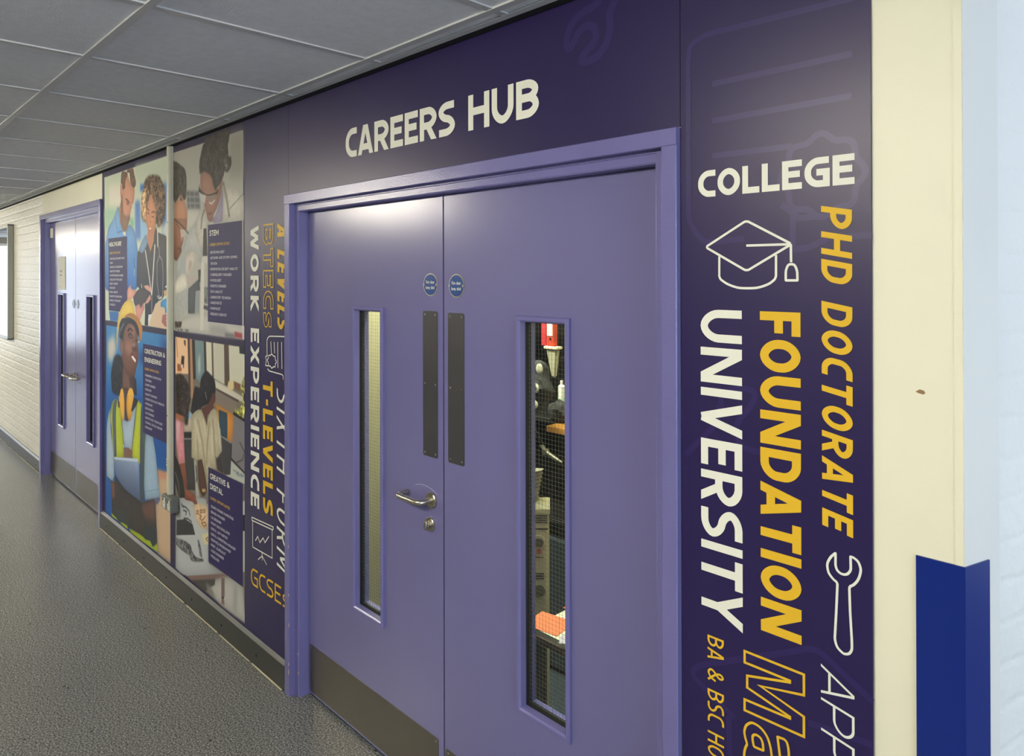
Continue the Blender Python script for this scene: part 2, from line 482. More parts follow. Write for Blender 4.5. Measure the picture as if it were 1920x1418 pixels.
ART_HEALTHCARE = [
(0,(192,201,180),0,1.2,0,0,[74,2422,1406,2421,1413,1443,103,1441]),
(0,(214,210,195),0,22,0,0,[187,2362,453,2337,453,2188,187,2207]),
(0,(153,190,163),0,22,0,0,[60,2211,401,2188,375,2162,282,2112,88,2040]),
(0,(182,192,172),0,20,0,0,[734,2431,1316,2406,1316,2274,734,2330]),
(0,(57,114,190),0,10,0,0,[832,2304,921,2297,899,2255,832,2261]),
(0,(76,125,188),0,14,0,0,[1228,2275,1335,2265,1334,1945,1228,1949]),
(0,(87,125,188),0,14,0,0,[734,2206,826,2206,854,1963,734,1967]),
(0,(142,182,213),0,12,0,0,[843,2102,964,2073,964,1958,843,1963]),
(0,(114,180,142),0,12,0,0,[639,2107,710,2102,710,2039,639,2053]),
(0,(186,195,195),0,10,0,0,[1334,2073,1252,2033,1208,1990,1334,1945]),
(0,(180,194,180),0,6,0,0,[102,1641,181,1642,190,1443,102,1439]),
(0,(128,171,209),(49,102,172),2.4,0.015,1,[382,2205,382,2205,382,2205,269,2120,173,2077,117,1990,96,1934,99,1674,99,1674,99,1674,162,1642,588,1648,775,1668,814,1764,788,1893,734,2011,627,2069,541,2027,453,2071,414,2163]),
(0,(47,99,161),0,2.4,0,0,[185,1505,397,1508,397,1444,209,1441]),
(0,(195,144,119),(180,128,106),1.8,0,1,[478,2342,578,2402,578,2402,578,2402,639,2331,716,2296,722,2244,698,2197,669,2192,669,2192,669,2192,677,2176,677,2176,677,2176,663,2166,627,2111,602,2074,566,2038,522,2030,478,2050,440,2083,412,2144,399,2184,399,2184,399,2184,453,2235,478,2280]),
(0,(190,131,112),0,1.8,0,0,[434,2339,466,2340,474,2257,450,2241,430,2284]),
(0,(106,81,66),0,2.4,0.12,1,[481,2420,455,2403,446,2345,446,2345,446,2345,472,2339,472,2339,472,2339,478,2303,478,2303,478,2303,535,2306,535,2306,535,2306,541,2352,581,2390,581,2390,581,2390,572,2418,572,2418,572,2418,689,2418,716,2380,746,2336,748,2310,748,2310,748,2310,716,2294,663,2314,639,2343,627,2397,627,2397,627,2397,590,2401,554,2409]),
(0,(131,102,83),0,8,0,1,[463,2281,463,2281,463,2281,485,2217,497,2158,528,2133,590,2124,627,2130,627,2130,627,2130,639,2107,639,2107,639,2107,602,2071,572,2038,522,2029,472,2054,437,2103,442,2181]),
(0,(152,99,85),0,1.8,0,0,[541,2124,602,2124,590,2110,547,2112]),
(0,(142,95,81),0,2.4,0,0,[553,2235,617,2209,609,2194,572,2198]),
(1,(76,55,47),0,2,0,7,[543,2238,590,2226,627,2206]),
(1,(114,76,62),0,2,0,5,[566,2203,609,2196]),
(1,(66,106,156),0,2,0,8,[329,2133,342,2088,375,2027,459,2035]),
(0,(218,205,186),0,1.8,0,0,[491,2026,543,2027,547,2000,491,2010]),
(0,(93,74,57),0,6,0.4,1,[937,2328,1002,2340,1086,2335,1168,2319,1208,2291,1248,2256,1267,2213,1277,2141,1267,2090,1238,2047,1188,2026,1137,2028,1117,2047,937,2067,871,2086,854,2134,860,2207,882,2261,904,2302]),
(0,(171,138,100),0,9,0.3,1,[882,2261,882,2261,882,2261,948,2269,948,2269,948,2269,935,2183,939,2067,939,2067,939,2067,882,2085,854,2134,862,2207]),
(0,(195,140,108),(190,131,95),1.8,0,1,[1002,2218,1034,2226,1055,2210,1086,2162,1117,2135,1112,2082,1107,2037,1086,2017,1044,2001,1002,2007,964,2026,942,2067,942,2147,964,2163]),
(0,(176,121,93),0,1.8,0,0,[969,2019,1096,2020,1107,1953,959,1959]),
(0,(228,220,210),0,1.2,0,0,[984,2028,1036,2029,1021,2016]),
(1,(66,45,38),0,2,0,7,[953,2153,996,2132]),
(1,(66,45,38),0,2,0,7,[1039,2117,1067,2122,1099,2113]),
(1,(85,57,47),0,2,0,6,[956,2124,999,2111]),
(1,(85,57,47),0,2,0,6,[1042,2094,1078,2087]),
(1,(152,95,76),0,2,0,5,[1018,2106,1007,2067,1034,2059]),
(0,(77,76,74),(36,43,62),1.8,0.03,1,[1112,2037,1112,2037,1112,2037,1148,1998,1257,1974,1313,1953,1340,1917,1340,1671,1340,1671,1340,1671,1253,1631,1209,1607,1141,1590,1036,1515,976,1492,976,1492,976,1492,976,1445,976,1445,976,1445,914,1445,914,1445,914,1445,915,1584,814,1664,762,1680,762,1680,762,1680,775,1860,814,1905,915,1968,976,1937,1018,1888,1018,1888,1018,1888,1072,1946,1083,1985]),
(0,(178,123,95),0,1.8,0,0,[952,1991,1081,1985,1066,1938,1018,1888,976,1941]),
(0,(115,144,178),0,1.8,0,1,[940,1991,940,1991,940,1991,976,1941,976,1941,976,1941,877,1883,801,1901,801,1901,801,1901,852,1945,915,1984]),
(1,(213,210,205),0,2,0,14,[927,1894,976,1788,1036,1635]),
(1,(213,210,205),0,2,0,16,[1095,1921,1071,1787,1042,1635]),
(1,(180,180,185),0,2,0,7,[1042,1635,1042,1521]),
(1,(216,214,209),0,2,0,14,[1141,2006,1146,1916]),
(1,(159,159,169),0,2,0,7,[1166,1911,1173,1860,1132,1818,1132,1707,1164,1629,1197,1618,1225,1630,1233,1747,1220,1832,1173,1860]),
(1,(204,201,199),0,2,0,10,[1141,1625,1164,1612,1209,1617]),
(0,(205,210,210),0,1.2,0,0,[982,1511,1069,1520,1038,1448,982,1448]),
(0,(203,180,153),0,1.2,0,0,[1203,1597,1106,1581,988,1447,1253,1441,1340,1442,1340,1557]),
(0,(68,144,205),0,1.8,0,1,[1209,1599,1340,1623,1340,1623,1340,1623,1340,1538,1340,1538,1340,1538,1269,1531,1269,1531,1269,1531,1253,1562,1192,1564,1192,1564,1192,1564]),
(0,(159,100,104),0,1.8,0,0,[1225,1518,1340,1538,1340,1443,1253,1458,1209,1479]),
(0,(190,157,110),0,1.8,0,0,[1242,1658,1291,1664,1297,1632,1248,1627]),
(0,(210,210,214),0,1.2,0,0,[1264,1681,1329,1703,1329,1686,1275,1675]),
(0,(205,150,134),0,1.8,0,1,[581,1657,581,1657,581,1657,650,1690,650,1690,650,1690,663,1662,769,1651,769,1651,769,1651,736,1625,710,1612,643,1594,643,1594,643,1594,723,1570,723,1570,723,1570,581,1592,581,1592,581,1592]),
(0,(68,66,72),0,1.8,0,1,[820,1664,1024,1647,1024,1647,1024,1647,915,1584,839,1544,736,1554,696,1608,696,1608,696,1608]),
(0,(205,153,140),0,1.8,0,0,[896,1682,976,1688,1026,1667,1030,1643,927,1666]),
(0,(201,147,134),0,1.8,0,0,[927,1584,1012,1634,1026,1607,976,1581,914,1573]),
(0,(195,138,129),0,1.8,0,1,[736,1554,736,1554,736,1554,814,1569,839,1544,839,1544,839,1544,890,1579,890,1579,890,1579,914,1551,914,1551,914,1551,865,1508,814,1460,814,1460,814,1460,762,1487]),
(1,(223,223,223),0,2,0,8,[852,1691,865,1671]),
(1,(42,49,58),0,2,0,6,[710,1853,718,1790]),
(1,(180,185,180),0,2,0,8,[718,1785,720,1747])]
ART_CONSTRUCTION = [
(0,(58,121,176),(32,83,152),1.2,0,0,[120,1407,1413,1406,1411,134,103,125]),
(0,(32,81,150),0,60,0,0,[98,966,1339,1107,1339,637,98,455]),
(0,(184,178,169),0,25,0,0,[154,1303,300,1349,352,1245,239,1163,154,1174]),
(0,(22,55,112),0,25,0,0,[814,1275,914,1283,889,1216,826,1210]),
(0,(28,66,128),0,30,0,0,[1163,1361,1340,1388,1339,1312,1219,1318]),
(0,(182,157,131),0,6,0,1,[1142,619,1142,619,1142,619,1349,635,1409,635,1409,635,1409,635,1395,134,1395,134,1395,134,1144,132,1144,132,1144,132,1108,404,1156,469]),
(0,(190,133,109),0,14,0,0,[1140,613,1338,633,1398,605,1157,576]),
(0,(36,38,47),0,8,0.25,1,[315,1210,404,1226,483,1202,511,1117,504,1007,476,969,285,960,239,1000,232,1090,270,1161]),
(0,(41,41,51),0,3,0.05,0,[696,1114,755,1099,768,1004,656,991,683,1049]),
(0,(102,76,68),0,2.4,0,1,[483,1158,483,1158,483,1158,602,1126,725,1134,725,1134,725,1134,703,1051,656,991,476,969,476,969,476,969]),
(0,(62,49,51),0,14,0,0,[615,1114,729,1130,722,1053,642,1032]),
(0,(71,58,60),0,2.4,0,1,[497,1020,497,1020,497,1020,588,1030,588,1030,588,1030,581,891,604,826,604,826,604,826,532,814,532,814,532,814,518,926]),
(0,(115,85,76),(95,66,58),1.8,0,1,[476,1421,476,1421,476,1421,670,1447,788,1394,788,1394,788,1394,781,1327,801,1279,794,1220,755,1170,722,1125,602,1104,504,1160,462,1231,476,1333]),
(0,(144,108,96),0,20,0,0,[546,1320,669,1328,696,1279,629,1244,532,1267]),
(0,(142,106,96),0,14,0,0,[602,1427,710,1424,736,1383,709,1373]),
(0,(182,148,138),0,9,0,0,[690,1317,736,1316,729,1301,690,1300]),
(0,(66,43,41),0,10,0,0,[669,1294,762,1301,768,1280,683,1274]),
(0,(43,43,53),0,2.4,0.04,1,[392,1345,392,1345,392,1345,418,1409,462,1464,602,1482,736,1463,798,1428,820,1363,820,1363,820,1363,762,1393,710,1432,602,1440,532,1402,497,1352,490,1316,490,1316,490,1316,447,1331]),
(0,(119,87,77),0,2.4,0,1,[426,1321,426,1321,426,1321,462,1332,504,1300,497,1234,497,1234,497,1234,462,1231,433,1260]),
(1,(118,123,133),0,2,0,9,[504,1435,426,1383,396,1328,371,1242]),
(0,(34,26,28),0,1.8,0,1,[581,1396,581,1396,581,1396,629,1416,690,1402,694,1392,694,1392,694,1392,636,1404,595,1387]),
(0,(49,38,41),0,2.4,0,0,[595,1371,643,1383,694,1359,656,1348,615,1355]),
(1,(180,171,169),0,2,0,5,[629,1366,667,1358]),
(0,(57,41,43),0,2.4,0,0,[742,1350,775,1348,768,1335,746,1333]),
(0,(106,57,57),0,1.8,0,1,[640,1236,640,1236,640,1236,663,1260,709,1251,768,1230,768,1230,768,1230,751,1193,751,1193,751,1193,709,1208]),
(0,(226,216,210),0,1.2,0,0,[656,1238,696,1242,751,1221,738,1203,683,1222]),
(0,(216,188,91),0,1.2,0.01,1,[656,1587,602,1594,533,1580,462,1552,418,1515,389,1470,367,1415,348,1325,367,1241,367,1241,367,1241,374,1282,382,1345,404,1408,440,1454,462,1470,519,1471,602,1483,670,1477,736,1463,794,1428,814,1388,814,1338,814,1338,814,1338,852,1357,871,1399,864,1440,826,1467,749,1497,710,1551,683,1575]),
(0,(182,127,68),0,1.2,0,1,[511,1471,511,1471,511,1471,560,1494,656,1509,749,1497,826,1467,873,1424,864,1382,826,1339,794,1334,794,1334,794,1334,814,1388,794,1428,736,1463,670,1479,602,1483]),
(0,(218,218,218),0,1.2,0,0,[794,1341,816,1341,811,1333,794,1332]),
(0,(152,172,191),0,2.4,0.015,1,[208,850,208,850,208,850,161,789,127,673,127,375,127,375,127,375,254,371,260,372,312,424,312,424,312,424,299,403,299,403,299,403,288,581,224,707]),
(0,(156,176,195),0,1.8,0.015,1,[461,814,461,814,461,814,532,815,601,821,682,892,762,941,762,941,762,941,722,826,669,648,669,648,669,648,518,643,518,643,518,643,490,704]),
(0,(163,178,58),0,1.8,0.015,1,[262,898,359,928,418,887,461,809,504,641,501,571,501,571,501,571,297,533,297,533,297,533,239,709,208,796]),
(0,(79,89,98),0,1.8,0,1,[288,901,352,928,352,928,352,928,359,915,337,814,352,552,352,552,352,552,300,536,300,536,300,536,277,670,257,802]),
(0,(172,184,58),0,1.8,0.015,1,[775,980,775,980,775,980,864,958,864,958,864,958,841,885,828,589,828,589,828,589,682,602,682,602,682,602,669,648,735,836,762,937]),
(1,(45,58,55),0,2,0,7,[461,809,507,646]),
(1,(45,58,55),0,2,0,7,[762,941,722,826,669,646]),
(1,(66,95,47),0,2,0,5,[267,894,216,797,254,666,297,538]),
(0,(66,76,87),0,1.8,0,1,[864,962,864,962,864,962,891,794,891,794,891,794,941,795,941,795,941,795,916,692,901,472,912,386,912,386,912,386,826,364,826,364,826,364,833,528,828,676,845,886]),
(1,(114,161,66),0,2,0,4,[901,795,914,691,901,477]),
(0,(142,167,190),0,1.8,0.02,1,[932,794,932,794,932,794,1058,796,1058,796,1058,796,1105,705,1140,593,1150,542,1183,491,1171,463,925,395,925,395,925,395,905,456,903,473,916,692]),
(1,(114,137,161),0,2,0,4,[921,442,1168,510]),
(0,(214,163,72),0,1.8,0,1,[425,968,461,1011,497,1007,497,1007,497,1007,521,927,515,813,515,813,515,813,468,815,418,887,396,951,396,951,396,951]),
(0,(216,167,76),(194,142,58),1.8,0,1,[601,1010,642,1034,696,1021,712,972,682,892,642,828,642,828,642,828,594,833,560,897,567,967]),
(0,(220,171,79),0,1.2,0,0,[440,1000,469,1016,497,985,501,972,421,962]),
(0,(220,171,79),0,1.2,0,0,[595,1009,636,1036,683,1032,709,997,581,982]),
(0,(41,41,49),0,1.8,0,1,[709,985,709,985,709,985,794,978,794,978,794,978,762,945,682,894,656,896,656,896,656,896,682,939]),
(0,(41,41,49),0,1.8,0,0,[379,922,415,918,421,881,389,882]),
(0,(119,87,77),0,1.8,0,0,[518,635,601,653,685,643,671,601,501,570]),
(1,(220,220,224),0,2,0,8,[487,653,512,637]),
(0,(57,53,52),0,2.4,0.03,1,[216,361,216,361,216,361,308,375,308,375,308,375,315,419,315,419,315,419,530,375,826,365,839,359,1089,437,1089,437,1089,437,1110,350,1130,189,1130,189,1130,189,1071,155,918,153,631,147,378,136,251,153,251,153,251,153,235,288]),
(0,(100,74,68),0,14,0,0,[853,349,1089,433,1098,309,905,283]),
(0,(106,76,68),0,8,0,0,[216,361,303,369,307,266,252,253]),
(0,(47,55,61),0,8,0,0,[879,234,1122,270,1127,188,1071,155,905,154]),
(0,(57,62,66),0,10,0,0,[315,187,393,215,603,228,603,155,362,151]),
(0,(142,163,195),(74,87,115),1.8,0.015,0,[297,536,787,615,806,585,815,454,832,364,530,375,378,413,322,439]),
(0,(184,197,214),0,2.4,0,0,[297,536,787,616,787,596,307,524]),
(0,(89,95,123),0,1.8,0,0,[1096,443,1168,466,1187,455,1144,420,1105,405]),
(0,(147,165,49),0,1.2,0,0,[232,151,347,145,375,135,251,130]),
(0,(147,165,49),0,1.2,0,0,[427,132,470,145,576,151,585,129]),
(0,(147,165,49),0,1.2,0,1,[628,146,628,146,628,146,852,162,931,157,1008,169,1061,150,1130,189,1130,189,1130,189,1152,138,1152,138,1152,138,879,129,631,126,631,126,631,126])]
ART_STEM = [
(0,(159,158,148),(176,176,169),1.2,0,0,[1381,2426,2298,2420,2304,1448,1405,1442]),
(0,(139,137,126),0,25,0,0,[2141,2412,2308,2414,2308,2196,2149,2212]),
(0,(87,90,93),0,7,0,0,[1592,2198,1766,2179,1785,2086,1608,2096]),
(1,(139,139,137),0,4,0,9,[1638,2194,1648,2093]),
(1,(139,139,137),0,4,0,9,[1703,2189,1713,2089]),
(1,(139,139,137),0,4,0,9,[1597,2167,1776,2151]),
(1,(139,139,137),0,4,0,9,[1597,2133,1776,2118]),
(0,(187,186,176),0,16,0,0,[1608,2094,1776,2079,1727,1986,1597,1992]),
(0,(172,175,172),0,8,0.025,1,[1588,1957,1733,2032,1733,2032,1733,2032,1825,1850,1825,1850,1825,1850,1791,1815,1791,1815,1791,1815,1697,1862,1600,1855,1524,1772,1427,1715,1427,1715,1427,1715,1431,1830,1431,1830,1431,1830,1524,1866]),
(0,(158,165,167),0,12,0,0,[1512,1852,1587,1855,1575,1762,1473,1734]),
(0,(68,63,55),0,3,0.22,1,[1384,2383,1384,2383,1384,2383,1439,2373,1493,2351,1556,2325,1582,2299,1594,2248,1587,2168,1556,2151,1506,2182,1463,2162,1423,2142,1423,2142,1423,2142,1384,2208]),
(0,(182,135,107),(163,113,87),1.8,0,1,[1417,2142,1417,2142,1417,2142,1471,2162,1506,2180,1558,2151,1597,2106,1604,2056,1594,1988,1594,1988,1594,1988,1417,1996,1417,1996,1417,1996]),
(0,(165,115,89),(109,70,55),1.8,0,1,[1407,2060,1407,2060,1407,2060,1600,2049,1600,2049,1600,2049,1595,2003,1556,1968,1547,1931,1522,1899,1522,1875,1486,1848,1447,1826,1407,1835,1407,1835,1407,1835]),
(0,(176,130,106),0,7,0,0,[1512,1960,1544,1954,1543,1931,1512,1932]),
(0,(85,52,44),0,2.4,0,0,[1460,1900,1518,1892,1499,1883,1460,1891]),
(0,(83,65,55),0,1.8,0,0,[1498,2179,1540,2152,1503,2151]),
(0,(182,169,156),0,2.4,0,0,[1499,1998,1600,1989,1557,1953,1512,1950]),
(1,(57,52,48),0,2,0,8,[1414,2057,1537,2011,1617,1969]),
(1,(65,55,48),0,2,0,5,[1447,2029,1486,2004,1499,1961]),
(0,(182,179,169),0,2.4,0.03,1,[1832,2104,1832,2104,1832,2104,1766,2068,1727,2034,1727,1981,1721,1960,1825,1850,1825,1850,1825,1850,1898,2005,1899,2013,1879,2032,1851,2078]),
(0,(188,186,174),0,1.8,0.025,1,[2072,2214,2072,2214,2072,2214,2107,2171,2173,2165,2292,2121,2306,2097,2306,1999,2306,1999,2306,1999,2065,2002,2056,2011,2069,2098]),
(1,(130,128,120),0,2,0,6,[2294,2121,2213,2090,2148,2064]),
(0,(150,141,165),0,1.8,0.02,1,[1995,2057,2065,2168,2065,2168,2065,2168,2070,2098,2058,2006,2058,2006,2058,2006,1969,2004,1924,2022,1924,2022,1924,2022,1960,2035]),
(0,(154,117,98),(139,100,85),1.8,0,1,[1786,2270,1786,2270,1786,2270,1851,2274,1925,2256,1960,2195,2013,2169,2013,2169,2013,2169,2031,2195,2065,2220,2065,2220,2065,2220,2058,2168,2030,2118,1996,2078,1960,2052,1942,2021,1906,2015,1879,2032,1860,2066,1837,2104,1795,2155,1785,2211]),
(0,(65,61,55),0,3,0.15,1,[1838,2420,1925,2424,2145,2421,2145,2421,2145,2421,2141,2394,2128,2372,2136,2316,2136,2316,2136,2316,2164,2313,2164,2313,2164,2313,2167,2271,2124,2241,2090,2252,2090,2252,2090,2252,2073,2226,2022,2189,1978,2167,1978,2167,1978,2167,1951,2196,1925,2241,1851,2272,1776,2269,1776,2269,1776,2269,1771,2323,1795,2376,1824,2416]),
(0,(61,57,53),0,2.4,0.15,1,[1852,2423,1852,2423,1852,2423,1852,2449,1852,2449,1852,2449,1925,2449,2114,2453,2149,2431,2149,2431,2149,2431,2145,2411,2145,2411,2145,2411,1978,2399]),
(0,(111,106,94),0,7,0.35,0,[2082,2309,2107,2309,2120,2263,2090,2256]),
(0,(65,60,57),0,1.2,0,1,[1771,2218,1771,2218,1771,2218,1787,2189,1870,2156,1978,2158,2015,2176,2015,2176,2015,2176,2011,2153,2011,2153,2011,2153,1978,2143,1870,2150,1759,2179,1759,2179,1759,2179]),
(0,(178,178,173),0,1.8,0,0,[1766,2172,1860,2151,1844,2109,1795,2133]),
(0,(135,117,107),0,1.8,0,0,[1879,2146,1987,2148,1969,2119,1906,2106]),
(1,(209,204,199),0,2,0,7,[1902,2112,1933,2104,1969,2119]),
(0,(104,65,61),0,2.4,0,0,[1870,2062,1944,2061,1908,2048]),
(1,(89,83,78),0,4,0,16,[2075,2191,2107,2129,2122,2094,2142,2032]),
(1,(176,172,165),0,2,0,5,[2078,2184,2124,2090,2140,2041]),
(1,(111,106,96),0,4,0,16,[1837,2078,1806,2044,1795,1989]),
(0,(200,194,182),0,2.4,0.025,1,[1587,1855,1587,1855,1587,1855,1661,1872,1721,1861,1779,1828,1793,1809,1793,1809,1793,1809,1697,1825,1697,1825,1697,1825,1687,1789,1637,1753,1618,1688,1618,1688,1618,1688,1587,1725,1575,1790]),
(0,(165,150,137),0,7,0,0,[1631,1826,1676,1816,1639,1771,1618,1771]),
(0,(176,167,158),0,2.4,0,0,[1587,1753,1756,1746,1733,1725,1624,1679]),
(0,(206,204,192),0,1.8,0.015,1,[1420,1703,1420,1703,1420,1703,1524,1753,1587,1748,1587,1748,1587,1748,1614,1677,1614,1677,1614,1677,1446,1641,1420,1643,1420,1643,1420,1643]),
(0,(163,166,163),0,2.4,0.025,0,[1420,1641,1614,1674,1620,1587,1574,1539,1420,1488]),
(0,(81,86,90),0,3,0.04,1,[1649,1684,1773,1730,1773,1730,1773,1730,1781,1667,1781,1667,1781,1667,1721,1662,1721,1662,1721,1662,1709,1542,1709,1542,1709,1542,1614,1541,1614,1541,1614,1541,1618,1665]),
(0,(139,146,150),0,2.4,0,0,[1721,1662,1776,1663,1770,1544,1709,1542]),
(0,(178,178,171),0,6,0,1,[1420,1485,1420,1485,1420,1485,1661,1538,1883,1551,2308,1511,2308,1511,2308,1511,2310,1447,2310,1447,2310,1447,1420,1440,1420,1440,1420,1440]),
(0,(148,148,148),0,16,0,0,[1892,1494,2104,1496,2124,1456,1914,1456]),
(0,(200,199,187),0,1.8,0,0,[1797,1810,1837,1810,1825,1464,1779,1462]),
(0,(50,47,44),0,1.2,0,0,[1826,1985,1866,1985,1878,1844,1816,1845]),
(0,(193,191,182),0,1.8,0,0,[1808,1841,1876,1840,1876,1807,1797,1810]),
(0,(53,53,55),0,1.8,0,0,[1754,1775,1791,1775,1782,1708,1761,1708]),
(0,(109,114,111),0,2.4,0.2,0,[1836,1686,1883,1686,1883,1599,1836,1602]),
(0,(63,66,72),0,1.8,0,0,[1831,1593,1883,1590,1883,1566,1825,1575]),
(0,(83,83,88),0,9,0,0,[2094,1464,2203,1465,2203,1448,2094,1449]),
(0,(154,74,79),0,3,0,0,[2203,1479,2298,1474,2305,1449,2203,1451]),
(0,(197,192,191),0,1.2,0,0,[2282,1509,2310,1511,2308,1447,2291,1447]),
(0,(65,60,57),0,2.4,0.3,0,[1420,1490,1526,1495,1513,1461,1420,1456]),
(0,(130,130,128),0,1.8,0.3,0,[1420,1454,1636,1458,1626,1443,1420,1441])]
